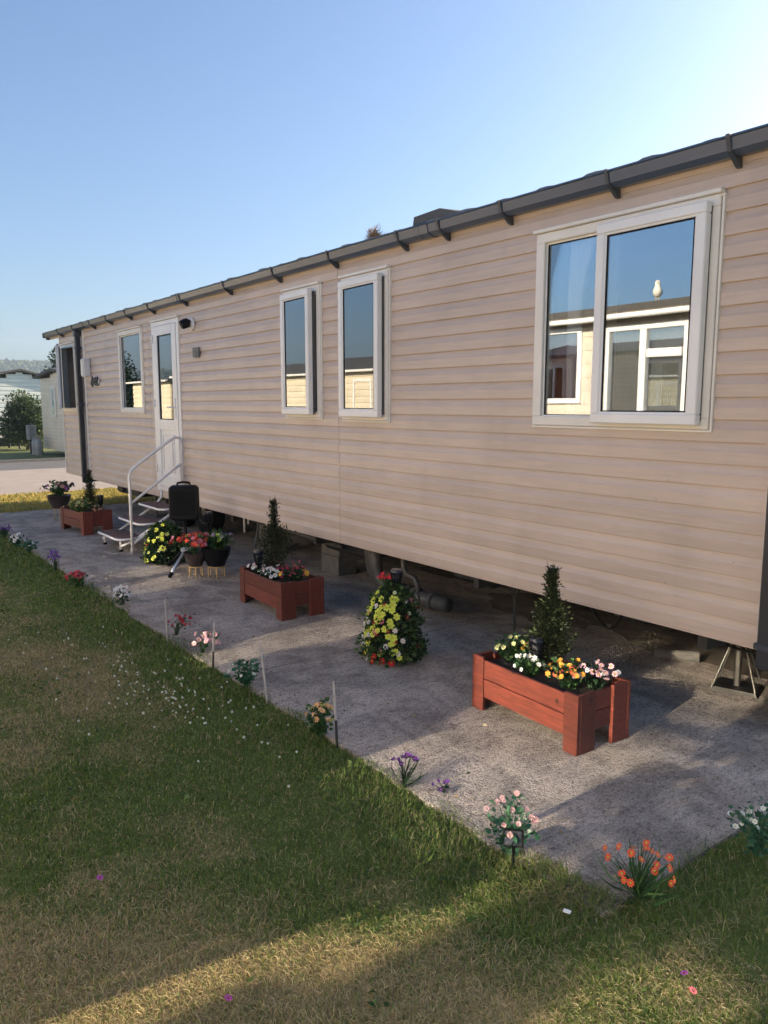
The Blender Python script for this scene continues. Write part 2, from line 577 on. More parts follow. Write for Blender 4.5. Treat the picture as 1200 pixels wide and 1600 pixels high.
def np_mesh(name, V, quads, tints, m, parent=None, tris=None):
    """fast mesh from numpy: V (n,3), quads (k,4), optional tris (j,3), tints (n,3)"""
    me = bpy.data.meshes.new(name)
    nq = len(quads)
    nt_ = 0 if tris is None else len(tris)
    me.vertices.add(len(V))
    me.vertices.foreach_set('co', np.asarray(V, np.float32).ravel())
    loops = np.asarray(quads, np.int32).ravel()
    starts = np.arange(nq, dtype=np.int32) * 4
    if nt_:
        starts = np.concatenate([starts, nq * 4 + np.arange(nt_, dtype=np.int32) * 3])
        loops = np.concatenate([loops, np.asarray(tris, np.int32).ravel()])
    me.loops.add(len(loops))
    me.loops.foreach_set('vertex_index', loops)
    me.polygons.add(nq + nt_)
    me.polygons.foreach_set('loop_start', starts)
    me.update(calc_edges=True)
    a = me.color_attributes.new('tint', 'FLOAT_COLOR', 'POINT')
    c = np.ones((len(V), 4), np.float32)
    c[:, :3] = tints
    a.data.foreach_set('color', c.ravel())
    me.materials.append(M[m])
    me.validate()
    return link(name, me, parent)


def unit(a):
    return a / np.maximum(np.linalg.norm(a, axis=1, keepdims=True), 1e-9)


def leaf_mesh(name, P, Dr, size, tint, m='leaf', parent=None, width=0.45, jitter=0.25, fold=0.25):
    """one folded leaf (4-vertex kite) per point P, growing along Dr"""
    n = len(P)
    Dr = unit(Dr)
    rnd = RNG.normal(size=(n, 3))
    S = unit(np.cross(Dr, rnd))
    N = np.cross(Dr, S)
    sz = np.asarray(size).reshape(-1, 1) * (1 + jitter * RNG.normal(size=(n, 1)))
    a = P
    t = P + Dr * sz
    l = P + Dr * sz * 0.5 + S * sz * width + N * sz * fold * 0.5
    r = P + Dr * sz * 0.5 - S * sz * width + N * sz * fold * 0.5
    V = np.stack([a, r, t, l], 1).reshape(-1, 3)
    i = np.arange(n, dtype=np.int32) * 4
    Q = np.stack([i, i + 1, i + 2, i + 3], 1)
    T = np.repeat(tint, 4, axis=0)
    return np_mesh(name, V, Q, T, m, parent)


def tint_of(n, *cols, var=0.25):
    cols = np.array(cols)
    k = RNG.integers(0, len(cols), n)
    return np.clip(cols[k] * (1 + var * RNG.normal(size=(n, 1))), 0.003, 0.95)


def vnoise(x, y, s, seed=0):
    """smooth value noise on a lattice, in numpy"""
    x = np.asarray(x) / s
    y = np.asarray(y) / s
    xi, yi = np.floor(x).astype(np.int64), np.floor(y).astype(np.int64)
    fx, fy = x - xi, y - yi
    fx, fy = fx * fx * (3 - 2 * fx), fy * fy * (3 - 2 * fy)

    def h(a, b):
        k = (a * 374761393 + b * 668265263 + seed * 974711) & 0x7fffffff
        k = ((k ^ (k >> 13)) * 1274126177) & 0x7fffffff
        return ((k ^ (k >> 16)) & 0xffff) / 65535.0
    return (h(xi, yi) * (1 - fx) + h(xi + 1, yi) * fx) * (1 - fy) + (h(xi, yi + 1) * (1 - fx) + h(xi + 1, yi + 1) * fx) * fy


def fbm(x, y, s, seed=0, o=3):
    v, a, t = 0, 1, 0
    for k in range(o):
        v = v + a * vnoise(x, y, s / 2 ** k, seed + k * 17)
        t += a
        a *= 0.55
    return v / t


# ================================================================== THE SETTING
PAD_X0, PAD_X1, PAD_Y0, PAD_Y1 = -12.4, -1.36, 1.90, 8.0


def sheet(name, x0, x1, y0, y1, z, m, nx=1, ny=1, edge=None):
    b = MB()
    vs, fs = [], []
    for j in range(ny + 1):
        for i in range(nx + 1):
            x = x0 + (x1 - x0) * i / nx
            y = y0 + (y1 - y0) * j / ny
            if edge:
                x, y = edge(x, y, i, j, nx, ny)
            vs.append((x, y, z))
    for j in range(ny):
        for i in range(nx):
            a = j * (nx + 1) + i
            fs.append((a, a + 1, a + nx + 2, a + nx + 1))
    o = b.add(vs, fs).build(name, m)
    o['kind'] = 'structure'
    return o


sheet('ground', -600, 600, -600, 600, -0.06, 'ground')

# concrete pad: bays with real joints, thick edge
JOINTS = [PAD_X0, -8.35, -4.02, PAD_X1]
pad = MB()
for k in range(3):
    a, b = JOINTS[k] + (0.006 if k else 0), JOINTS[k + 1] - (0.006 if k < 2 else 0)
    n = 60
    ys = []
    vs, fs = [], []
    for i in range(n + 1):
        x = a + (b - a) * i / n
        e = PAD_Y0 + 0.03 * (vnoise(x, 0, 0.35, 3) - 0.5) + 0.02 * (vnoise(x, 0, 0.09, 5) - 0.5)
        vs += [(x, float(e), 0.0), (x, PAD_Y1, 0.0), (x, float(e) - 0.01, -0.10), (x, PAD_Y1, -0.10)]
    for i in range(n):
        q = i * 4
        fs += [(q, q + 4, q + 5, q + 1), (q + 2, q + 6, q + 4, q), (q + 1, q + 5, q + 7, q + 3)]
    fs += [(0, 1, 3, 2), (n * 4, n * 4 + 2, n * 4 + 3, n * 4 + 1)]
    one = MB().add(vs, fs)
    o = one.build('concrete_bay', 'concrete')
    if k == 0:
        pad_root = thing('concrete_pad', None, None)
        pad_root['kind'] = 'structure'
    o.parent = pad_root
# dirt that has gathered in the joints
for k in (1, 2):
    MB().box((JOINTS[k] - 0.006, PAD_Y0, -0.09), (JOINTS[k] + 0.006, PAD_Y1, -0.004)).build('joint_filler', 'dirt', pad_root)

# drifts of dirt under the caravan
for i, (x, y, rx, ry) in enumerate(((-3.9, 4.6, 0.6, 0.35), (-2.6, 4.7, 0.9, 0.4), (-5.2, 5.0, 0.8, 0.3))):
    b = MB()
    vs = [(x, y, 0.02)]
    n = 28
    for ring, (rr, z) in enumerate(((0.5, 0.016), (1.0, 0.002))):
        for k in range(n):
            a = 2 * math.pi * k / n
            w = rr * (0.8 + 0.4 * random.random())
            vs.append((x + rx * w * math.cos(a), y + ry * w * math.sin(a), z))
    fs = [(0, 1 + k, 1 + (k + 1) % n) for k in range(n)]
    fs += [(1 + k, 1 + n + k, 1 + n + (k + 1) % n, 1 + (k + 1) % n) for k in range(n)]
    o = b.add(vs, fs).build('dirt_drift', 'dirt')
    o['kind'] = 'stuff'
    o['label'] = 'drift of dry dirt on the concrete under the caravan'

# road across the far end, its darker far lane, the dry verge
sheet('dry_verge', -14.9, PAD_X0 + 0.02, -30, 60, -0.03, 'dry_grass')
sheet('road', -20.6, -14.9, -300, 300, -0.02, 'asphalt_pale')
sheet('road', -23.3, -20.6, -300, 300, -0.022, 'asphalt')
kb = MB()
kb.box((-23.45, -300, -0.06), (-23.3, 300, 0.05))
o = kb.build('kerb', 'block')
o['kind'] = 'structure'


# lawn in front of the caravan (colour: dry straw patches in green turf)
def dryness(x, y):
    d = fbm(x, y, 0.75, 4, 4) + 0.20 * (fbm(x, y, 0.16, 47, 2) - 0.5)
    near = np.clip((1.25 - y) / 0.9, 0, 1) * np.clip((x + 4.2) / 2.2, 0, 1)
    d = d + 0.30 * near - 0.22 * np.clip((y - 1.15) / 0.5, 0, 1) * 1.3
    endr = np.clip((x + 1.9) / 0.5, 0, 1)
    d = d + 0.10 * endr
    return np.clip((d - 0.43) / 0.27, 0, 1)


LX0, LX1, LY0, LY1 = -12.4, 1.5, -2.1, 1.99
nx, ny = 278, 82
gx, gy = np.meshgrid(np.linspace(LX0, LX1, nx + 1), np.linspace(LY0, LY1, ny + 1))
gz = -0.028 + 0.022 * fbm(gx, gy, 0.5, 9, 3)
dr = dryness(gx, gy)[..., None]
lt = (1 - dr) * np.array([0.115, 0.145, 0.042]) + dr * np.array([0.30, 0.235, 0.12])
lt = lt * (0.75 + 0.5 * vnoise(gx, gy, 0.06, 31)[..., None])
V = np.stack([gx, gy, gz], -1).reshape(-1, 3)
ii = (np.arange(ny)[:, None] * (nx + 1) + np.arange(nx)[None]).ravel()
Q = np.stack([ii, ii + 1, ii + nx + 2, ii + nx + 1], 1)
lawn = np_mesh('lawn', V, Q, lt.reshape(-1, 3), 'lawn')
lawn['kind'] = 'structure'
lx, ly = np.meshgrid(np.linspace(PAD_X1 - 0.05, 1.5, 58), np.linspace(LY1 - 0.02, 8.0, 120))
lz = -0.03 + 0.02 * fbm(lx, ly, 0.5, 9, 3)
dr = dryness(lx, ly)[..., None]
lt = (1 - dr) * np.array([0.115, 0.145, 0.042]) + dr * np.array([0.30, 0.235, 0.12])
V = np.stack([lx, ly, lz], -1).reshape(-1, 3)
ii = (np.arange(119)[:, None] * 58 + np.arange(57)[None]).ravel()
lawn2 = np_mesh('lawn', V, np.stack([ii, ii + 1, ii + 59, ii + 58], 1), lt.reshape(-1, 3), 'lawn')
lawn2['kind'] = 'structure'


# grass blades
def make_grass(name, n_try, xr, yr, rho_max, keep, hscale=1.0):
    n = int(rho_max * (xr[1] - xr[0]) * (yr[1] - yr[0]))
    x = RNG.uniform(*xr, n)
    y = RNG.uniform(*yr, n)
    dist = np.sqrt(x * x + y * y + 1.6 ** 2)
    p = np.clip((2.3 / dist) ** 1.9, 0, 1)
    k = (RNG.random(n) < p) & keep(x, y)
    x, y, dist = x[k], y[k], dist[k]
    n = len(x)
    d = dryness(x, y)
    isdry = RNG.random(n) < (0.12 + 0.66 * d)
    edge = 1.5 * np.clip((y - 1.5) / 0.35, 0, 1) * (x < PAD_X1) * (.3 + 1.2 * vnoise(x, y, .11, 77)) + np.clip((x - PAD_X1 + .4) / .3, 0, 1) * (y > 1.9) * np.clip((PAD_X1 + .5 - x) / .3, 0, 1)
    h = RNG.uniform(0.007, 0.023, n) * (1 + 0.7 * edge) * (0.65 + 0.7 * fbm(x, y, 0.25, 40, 2)) * hscale
    h = np.where(isdry, h * 0.9, h)
    w = RNG.uniform(0.0007, 0.0014, n) * np.maximum(1, dist / 2.4)
    az = RNG.uniform(0, 2 * np.pi, n)
    lean = np.where(isdry, RNG.uniform(0.7, 2.6, n), RNG.uniform(0.15, 1.1, n))
    dx, dy = np.cos(az), np.sin(az)
    sx, sy = -dy, dx
    z0 = -0.028 + 0.022 * fbm(x, y, 0.5, 9, 3)
    g = tint_of(n, (0.110, 0.180, 0.032), (0.145, 0.215, 0.042), (0.08, 0.145, 0.030), (0.21, 0.245, 0.070), var=0.18)
    s = tint_of(n, (0.42, 0.33, 0.17), (0.52, 0.42, 0.23), (0.32, 0.24, 0.12), (0.38, 0.33, 0.14), var=0.18)
    c = np.where(isdry[:, None], s, g)
    b0 = np.stack([x - sx * w, y - sy * w, z0], 1)
    b1 = np.stack([x + sx * w, y + sy * w, z0], 1)
    mx, my, mz = x + dx * h * lean * 0.35, y + dy * h * lean * 0.35, z0 + h * 0.62
    m0 = np.stack([mx - sx * w * .8, my - sy * w * .8, mz], 1)
    m1 = np.stack([mx + sx * w * .8, my + sy * w * .8, mz], 1)
    tz = z0 + np.maximum(h * (1.05 - 0.28 * lean), 0.004)
    t = np.stack([x + dx * h * lean, y + dy * h * lean, tz], 1)
    V = np.stack([b0, b1, m1, m0, t], 1).reshape(-1, 3)
    i = np.arange(n, dtype=np.int32) * 5
    Q = np.stack([i, i + 1, i + 2, i + 3], 1)
    T = np.stack([i + 3, i + 2, i + 4], 1)
    o = np_mesh(name, V, Q, np.repeat(c, 5, axis=0), 'grass', None, T)
    o['kind'] = 'stuff'
    return o


def edge_y(x):
    return PAD_Y0 + 0.12 * (vnoise(x, 0, 0.40, 61) - 0.35) + 0.07 * (vnoise(x, 0, 0.09, 63) - 0.4)


g1 = make_grass('lawn_grass', 0, (-12.4, 0.9), (-0.9, 2.03), 46000, lambda x, y: (y < edge_y(x)) | (x > PAD_X1))
g1['label'] = 'short patchy lawn grass, green and dry straw, in front of the concrete'
g2 = make_grass('lawn_grass', 0, (PAD_X1 - 0.05, 0.8), (2.0, 4.5), 26000, lambda x, y: x > PAD_X1 + 0.06 * (vnoise(y, 0, 0.3, 66) - 0.3))
g2['label'] = 'short grass past the end of the concrete pad'
g3 = make_grass('verge_grass', 0, (-14.9, -12.35), (0.5, 9), 9000 * 8, lambda x, y: RNG.random(len(x)) < 0.8, 1.3)
g3['label'] = 'dry yellow grass verge between the concrete and the road'
me = g3.data
arr = np.ones((len(me.vertices), 4), np.float32)
arr[:, :3] = np.repeat(tint_of(len(me.vertices) // 5, (0.50, 0.38, 0.12), (0.42, 0.34, 0.10), (0.30, 0.30, 0.08), var=0.15), 5, axis=0)
me.color_attributes['tint'].data.foreach_set('color', arr.ravel())


# far hill with woods
def hill_h(a):
    return 23.5 + 3.0 * math.sin(a * 3.1 + 0.7) + 1.6 * math.sin(a * 9.0)


vs, fs = [], []
NA = 140
for k in range(NA + 1):
    a = R(60) + R(330 - 60) * k / NA
    ca, sa = math.cos(a), math.sin(a)
    hh = hill_h(a)
    for r, z in ((385, -1), (410, hh * 0.35), (440, hh * 0.8), (470, hh), (520, hh * 0.9), (560, -1)):
        vs.append((r * ca, r * sa, z))
for k in range(NA):
    for j in range(5):
        q = k * 6 + j
        fs.append((q, q + 6, q + 7, q + 1))
o = MB().add(vs, fs).build('hill', mat('hill_scrub', (0.035, 0.05, 0.025), 0.95, 0.3, 0.05))
o['kind'] = 'structure'
# wood on the hill: thousands of crowns as one mass
n = 9000
a = RNG.uniform(R(60), R(330), n)
kk = RNG.random(n) < 0.55
a[kk] = RNG.uniform(R(155), R(185), kk.sum())
rr = RNG.uniform(392, 478, n)
hh = np.array([hill_h(t) for t in a])
zz = np.interp(rr, [385, 410, 440, 470, 520], [0, .35, .8, 1, .9]) * hh
ico = [(0, 0, 1), (.89, 0, .45), (.28, .85, .45), (-.72, .53, .45), (-.72, -.53, .45), (.28, -.85, .45), (.72, .53, -.45), (-.28, .85, -.45), (-.89, 0, -.45), (-.28, -.85, -.45), (.72, -.53, -.45), (0, 0, -1)]
icf = [(0, 1, 2), (0, 2, 3), (0, 3, 4), (0, 4, 5), (0, 5, 1), (1, 6, 2), (2, 7, 3), (3, 8, 4), (4, 9, 5), (5, 10, 1), (6, 7, 2), (7, 8, 3), (8, 9, 4), (9, 10, 5), (10, 6, 1), (6, 11, 7), (7, 11, 8), (8, 11, 9), (9, 11, 10), (10, 11, 6)]
ico = np.array(ico)
sz = RNG.uniform(0.7, 1.6, n)[:, None, None]
P = np.stack([rr * np.cos(a), rr * np.sin(a), zz], 1)[:, None, :]
V = P + ico[None] * sz * np.array([1, 1, 1.15]) * (1 + 0.25 * RNG.normal(size=(n, 12, 1)))
F = (np.array(icf)[None] + (np.arange(n) * 12)[:, None, None]).reshape(-1, 3)
ct = np.repeat(tint_of(n, (0.04, 0.06, 0.022), (0.055, 0.075, 0.03), (0.03, 0.05, 0.025), var=0.3), 12, axis=0)
o = np_mesh('hill_woodland', V.reshape(-1, 3), np.zeros((0, 4), np.int32), ct, 'wood_hill', None, F)
o['kind'] = 'stuff'
o['label'] = 'hazy wooded ridge on the skyline behind the far caravans'


# ================================================================== CARAVANS
PROF = [(0.0, 0.0150), (0.03, 0.0162), (0.54, 0.0158), (0.565, 0.0150), (0.66, 0.0112), (0.80, 0.0072), (1.0, 0.0026)]


def board_piece(b, x0, x1, z0, z1, za, zb, yf, sgn=-1.0, k=1.0):
    """part of one lapped board: row spans z0..z1, this piece za..zb, outer face towards sgn*y"""
    h = z1 - z0
    ts = sorted({max(0, (za - z0) / h), min(1, (zb - z0) / h)} | {t for t, _ in PROF if za < z0 + t * h < zb})
    pts = [(t, np.interp(t, [p[0] for p in PROF], [p[1] for p in PROF]) * k) for t in ts]
    prof = [(yf + sgn * d, z0 + t * h) for t, d in pts]
    prof = prof + [(yf - sgn * 0.004, prof[-1][1]), (yf - sgn * 0.004, prof[0][1])]
    b.extrude_x(prof, x0, x1)


def clad(parent, x0, x1, rows, openings, seams, yf, m, sgn=-1.0, gap=0.0025, k=1.0, name='cladding_board'):
    cuts = [x0] + sorted(s for s in seams if x0 < s < x1) + [x1]
    n = 0
    for (z0, z1) in rows:
        full = [(o[0], o[1]) for o in openings if o[2] <= z0 + 0.002 and o[3] >= z1 - 0.002]
        part = [o for o in openings if not (o[2] <= z0 + 0.002 and o[3] >= z1 - 0.002) and o[2] < z1 and o[3] > z0]
        for i in range(len(cuts) - 1):
            segs = [(cuts[i] + gap, cuts[i + 1] - gap)]
            for (a, b_) in full:
                ns = []
                for (s, e) in segs:
                    if b_ <= s or a >= e:
                        ns.append((s, e))
                    else:
                        if a > s + 0.01:
                            ns.append((s, a))
                        if b_ < e - 0.01:
                            ns.append((b_, e))
                segs = ns
            for (s, e) in segs:
                b = MB()
                pp = [o for o in part if o[0] < e and o[1] > s]
                zs = sorted({z0, z1} | {z for o in pp for z in (o[2], o[3]) if z0 < z < z1})
                for za, zb in zip(zs[:-1], zs[1:]):
                    iv = [(s, e)]
                    for o in pp:
                        if o[2] < zb - 1e-4 and o[3] > za + 1e-4:
                            ns = []
                            for (p, q) in iv:
                                if o[1] <= p or o[0] >= q:
                                    ns.append((p, q))
                                else:
                                    if o[0] > p + 0.003:
                                        ns.append((p, o[0]))
                                    if o[1] < q - 0.003:
                                        ns.append((o[1], q))
                            iv = ns
                    for (p, q) in iv:
                        board_piece(b, p, q, z0, z1, za, zb, yf, sgn, k)
                if b.v:
                    b.build(name, m, parent)
                    n += 1
    return n


def frame_box(b, x0, x1, z0, z1, w, y0, y1, T=None, bev=0.004, mi=0):
    """four mitred-looking bars round an opening; stiles between the rails"""
    b.box((x0, y0, z1 - w), (x1, y1, z1), T, mi, bev)
    b.box((x0, y0, z0), (x1, y1, z0 + w), T, mi, bev)
    b.box((x0, y0 + 0.001, z0 + w), (x0 + w, y1, z1 - w), T, mi, bev)
    b.box((x1 - w, y0 + 0.001, z0 + w), (x1, y1, z1 - w), T, mi, bev)


def glass_pane(name, parent, x0, x1, z0, z1, y, m='glass', T=None):
    b = MB()
    b.box((x0, y, z0), (x1, y + 0.004, z1), T)
    return b.build(name, m, parent)


YW = D                                   # plane of the boards' backs
ZB = 0.502                               # bottom of the cladding
PITCHZ = 0.1025
XN, XF = -1.665, -13.0                   # near and far ends of the long wall
WID = 3.7

van = thing('static_caravan', 'long beige lap-clad static caravan with grey gutter raised above the concrete pad', 'caravan', (0, 0, 0))

OPEN = {
    'big': (-3.025, -1.972, 1.492, 2.528),
    'mid_b': (-4.988, -4.428, 1.49, 2.535),
    'mid_a': (-5.87, -5.323, 1.50, 2.535),
    'door': (-8.98, -8.205, 0.60, 2.535),
    'lounge': (-10.17, -9.345, 1.50, 2.51),
    'far': (-12.92, -12.20, 1.50, 2.50),
}
rows = [(ZB + PITCHZ * k, ZB + PITCHZ * (k + 1)) for k in range(21)]
clad(van, XF, XN, rows, list(OPEN.values()), [-5.073, -9.14, -11.72], YW, 'clad')
# backing board, cut round the openings, so that seams read dark and no light gets in
bk = MB()
xs = sorted({XF, XN} | {v for o in OPEN.values() for v in o[:2]})
for a, b_ in zip(xs[:-1], xs[1:]):
    mid = (a + b_) / 2
    zc = [(ZB, 2.68)]
    for o in OPEN.values():
        if o[0] < mid < o[1]:
            zc = [(ZB, o[2]), (o[3], 2.68)]
    for za, zb in zc:
        bk.box((a, YW + 0.005, za + 0.003), (b_, YW + 0.05, zb))
bk.build('wall_backing', 'chassis', van)
# the other walls, floor and ceiling
bb = MB()
bb.box((XF + .02, YW + WID - 0.05, ZB), (XN - .02, YW + WID, 2.70))
bb.build('rear_wall', 'clad', van)
for nm, x in (('end_wall', XF), ('end_wall', XN - 0.05)):
    b = MB()
    for k in range(21):
        z0 = ZB + PITCHZ * k
        b.box((x + 0.004, YW + 0.052, z0 + 0.002), (x + 0.046 + 0.004 * (k % 2), YW + WID - 0.052, z0 + PITCHZ))
    b.add([(x + 0.003, YW + 0.052, 2.655), (x + 0.003, YW + WID - .052, 2.655), (x + 0.003, YW + WID / 2, 3.10), (x + 0.047, YW + 0.052, 2.655), (x + 0.047, YW + WID - .052, 2.655), (x + 0.047, YW + WID / 2, 3.10)],
          [(0, 2, 1), (3, 4, 5), (0, 1, 4, 3), (1, 2, 5, 4), (2, 0, 3, 5)])
    b.build(nm, 'clad', van)
b = MB()
b.box((XF + .06, YW + .06, ZB + 0.01), (XN - .06, YW + WID - .06, ZB + 0.08))
b.build('floor_deck', 'chassis', van)
b = MB()
b.box((XF + .06, YW + .06, 2.62), (XN - .06, YW + WID - .06, 2.66))
b.build('ceiling', 'interior', van)
b = MB()
b.box((XF + .1, YW + 1.9, ZB + 0.09), (XN - .1, YW + 1.95, 2.61))
for x in (-11.2, -7.9, -5.2, -3.4):
    b.box((x, YW + .1, ZB + 0.09), (x + 0.05, YW + 1.9, 2.61))
b.build('partition', 'interior', van)
# bottom drip edge and corner trims
b = MB()
b.box((XF, YW - 0.014, ZB - 0.012), (XN, YW + 0.03, ZB - 0.001), bev=0.002)
b.build('bottom_trim', 'clad', van)
for x0, x1 in ((XN - 0.004, XN + 0.03), (XF - 0.03, XF + 0.004), (-11.755, -11.70)):
    b = MB()
    b.box((x0, YW - 0.026, ZB - 0.004), (x1, YW + 0.05, 2.656), bev=0.004)
    b.build('corner_trim', 'cream' if x0 != XF else 'clad', van)


# ---------------- windows
def window(key, sash_list, fixed_panes, mull=None):
    x0, x1, z0, z1 = OPEN[key]
    b = MB()
    frame_box(b, x0 - 0.012, x1 + 0.012, z0 - 0.012, z1 + 0.004, 0.052, YW - 0.034, YW + 0.055)
    if mull:
        b.box((mull - 0.022, YW - 0.030, z0 + 0.04), (mull + 0.022, YW + 0.05, z1 - 0.048), bev=0.003)
    w = b.build('window', 'cream', van)
    b = MB()
    b.box((x0 - 0.035, YW - 0.050, z1 + 0.006), (x1 + 0.02, YW - 0.006, z1 + 0.026), bev=0.003)
    b.build('drip_cap', 'cream', w)
    b = MB()
    frame_box(b, x0 - 0.024, x1 + 0.028, z0 - 0.026, z1 + 0.005, 0.012, YW - 0.028, YW - 0.004, bev=0.002)
    b.build('trim', 'cream', w)
    for (p0, p1, q0, q1) in fixed_panes:
        bd = MB()
        frame_box(bd, p0, p1, q0, q1, 0.016, YW - 0.012, YW + 0.004, bev=0.002)
        bd.build('bead', 'white', w)
        glass_pane('pane', w, p0 + 0.012, p1 - 0.012, q0 + 0.012, q1 - 0.012, YW - 0.002)
        gk = MB()
        frame_box(gk, p0 + 0.014, p1 - 0.014, q0 + 0.014, q1 - 0.014, 0.006, YW - 0.0075, YW - 0.003, bev=0.0)
        gk.build('gasket', 'rubber', w)
    for (s0, s1, q0, q1, ang, out) in sash_list:
        # hinged on its left stile, swung outwards at the right
        T = Matrix.Translation((s0, YW - out, 0)) @ Matrix.Rotation(-R(ang), 4, 'Z')
        L = s1 - s0
        b = MB()
        frame_box(b, 0, L, q0, q1, 0.050, -0.045, 0.0, T, 0.005)
        frame_box(b, 0.044, L - 0.044, q0 + 0.044, q1 - 0.044, 0.016, -0.037, -0.006, T, 0.003)
        b.build('sash', 'white', w)
        g = MB()
        g.box((0.052, -0.028, q0 + 0.052), (L - 0.052, -0.024, q1 - 0.052), T)
        g.build('pane', 'glass', w)
        gk = MB()
        frame_box(gk, 0.0605, L - 0.0605, q0 + 0.0605, q1 - 0.0605, 0.006, -0.034, -0.029, T, 0)
        gk.build('gasket', 'rubber', w)
        e = MB()
        e.box((L - 0.010, 0.001, q0 + 0.02), (L - 0.002, 0.03, q1 - 0.02), T)
        e.build('edge_seal', 'grey_pipe', w)
        if ang > 3:
            st = MB()
            p = T @ Vector((L - 0.05, 0.0, q0 + 0.03))
            st.tube([(p.x, p.y, p.z), (p.x - 0.05, YW + 0.02, p.z)], 0.006, 6)
            st.build('window_stay', 'steel', w)
    return w


x0, x1, z0, z1 = OPEN['big']
window('big', [(-2.60, x1 - 0.022, z0 + 0.008, z1 - 0.026, 0.5, 0.036)], [(x0 + 0.030, -2.56, z0 + 0.030, z1 - 0.042)], -2.57)
x0, x1, z0, z1 = OPEN['mid_b']
window('mid_b', [(x0 + 0.008, x1 - 0.024, z0 + 0.012, z1 - 0.026, 2.0, 0.036)], [])
x0, x1, z0, z1 = OPEN['mid_a']
window('mid_a', [(x0 + 0.008, x1 - 0.042, z0 + 0.012, z1 - 0.026, 3.4, 0.036)], [])
x0, x1, z0, z1 = OPEN['lounge']
window('lounge', [], [(x0 + 0.035, x1 - 0.035, z0 + 0.035, z1 - 0.045)])
x0, x1, z0, z1 = OPEN['far']
w = window('far', [], [])
# the far window stands wide open: sash swung out on its far stile
T = Matrix.Translation((x0 + 0.03, YW - 0.04, 0)) @ Matrix.Rotation(-R(17), 4, 'Z')
b = MB()
frame_box(b, 0, 0.62, z0 + 0.03, z1 - 0.03, 0.055, -0.045, 0, T, 0.004)
b.build('sash', 'white', w)
g = MB()
g.box((0.05, -0.026, z0 + 0.08), (0.57, -0.022, z1 - 0.08), T)
g.build('pane', 'glass', w)

# ---------------- door
x0, x1, z0, z1 = OPEN['door']
b = MB()
b.box((x0 - 0.012, YW - 0.03, z0 - 0.02), (x0 + 0.05, YW + 0.05, z1), bev=0.004)
b.box((x1 - 0.05, YW - 0.03, z0 - 0.02), (x1 + 0.012, YW + 0.05, z1), bev=0.004)
b.box((x0 + 0.05, YW - 0.028, z1 - 0.05), (x1 - 0.05, YW + 0.05, z1 - 0.001), bev=0.004)
b.box((x0 + 0.05, YW - 0.028, z0 - 0.019), (x1 - 0.05, YW + 0.05, z0 + 0.035), bev=0.004)
door = b.build('door', 'white', van)
b = MB()
b.box((x0 - 0.03, YW - 0.045, z1 + 0.002), (x1 + 0.02, YW - 0.004, z1 + 0.022), bev=0.003)
b.build('drip_cap', 'cream', door)
b = MB()
a0, a1, c0, c1 = x0 + 0.055, x1 - 0.055, z0 + 0.04, z1 - 0.055
gz0, gz1 = 1.42, z1 - 0.16
b.box((a0, YW - 0.04, c0), (a0 + 0.115, YW + 0.0, c1), bev=0.004)
b.box((a1 - 0.115, YW - 0.04, c0), (a1, YW + 0.0, c1), bev=0.004)
b.box((a0 + 0.115, YW - 0.039, gz1), (a1 - 0.115, YW, c1), bev=0.004)
b.box((a0 + 0.115, YW - 0.039, gz0 - 0.12), (a1 - 0.115, YW, gz0), bev=0.004)
b.box((a0 + 0.115, YW - 0.039, c0), (a1 - 0.115, YW, c0 + 0.12), bev=0.004)
b.box((a0 + 0.115, YW - 0.024, c0 + 0.12), (a1 - 0.115, YW - 0.002, gz0 - 0.12))
b.build('leaf', 'white', door)
b = MB()
px0, px1, pz0, pz1 = a0 + 0.155, a1 - 0.155, c0 + 0.17, gz0 - 0.17
frame_box(b, px0, px1, pz0, pz1, 0.022, YW - 0.034, YW - 0.023, bev=0.003)
b.box((px0 + 0.05, YW - 0.036, pz0 + 0.06), (px1 - 0.05, YW - 0.023, pz1 - 0.06), bev=0.008)
b.build('lower_panel', 'white', door)
glass_pane('pane', door, a0 + 0.113, a1 - 0.113, gz0 - 0.002, gz1 + 0.002, YW - 0.022)
b = MB()
frame_box(b, a0 + 0.116, a1 - 0.116, gz0 + 0.001, gz1 - 0.001, 0.008, YW - 0.030, YW - 0.0235, bev=0)
b.build('gasket', 'rubber', door)
b = MB()
b.box((a1 - 0.075, YW - 0.05, 1.44), (a1 - 0.04, YW - 0.0395, 1.66), bev=0.004)
b.tube([(a1 - 0.058, YW - 0.05, 1.56), (a1 - 0.058, YW - 0.085, 1.56), (a1 - 0.16, YW - 0.085, 1.56)], 0.009, 8)
b.build('handle', 'white', door, 'auto')
for z in (0.80, 1.56, 2.30):
    b = MB()
    b.tube([(x0 + 0.045, YW - 0.045, z), (x0 + 0.045, YW - 0.045, z + 0.09)], 0.012, 8)
    b.build('hinge', 'white', door, 'auto')

# ---------------- roof, eave tiles, gutter
RX0, RX1 = -13.62, -0.95
EY, EZ = YW - 0.055, 2.728
RIDGE_Y, RIDGE_Z = YW + WID / 2, 3.11
b = MB()
sl = (RIDGE_Z - EZ) / (RIDGE_Y - EY)
b.add([(RX0, EY + .25, EZ + .25 * sl - .012), (RX1, EY + .25, EZ + .25 * sl - .012), (RX1, RIDGE_Y, RIDGE_Z), (RX0, RIDGE_Y, RIDGE_Z), (RX1, YW + WID + .06, EZ), (RX0, YW + WID + .06, EZ),
       (RX0, EY + .06, EZ - .05), (RX1, EY + .06, EZ - .05), (RX0, YW + WID + .05, EZ - .05), (RX1, YW + WID + .05, EZ - .05)],
      [(0, 1, 2, 3), (3, 2, 4, 5), (6, 8, 9, 7), (0, 6, 7, 1), (5, 4, 9, 8), (0, 3, 5, 8, 6), (1, 7, 9, 4, 2)])
roof = b.build('roof', 'tile', van)
b = MB()
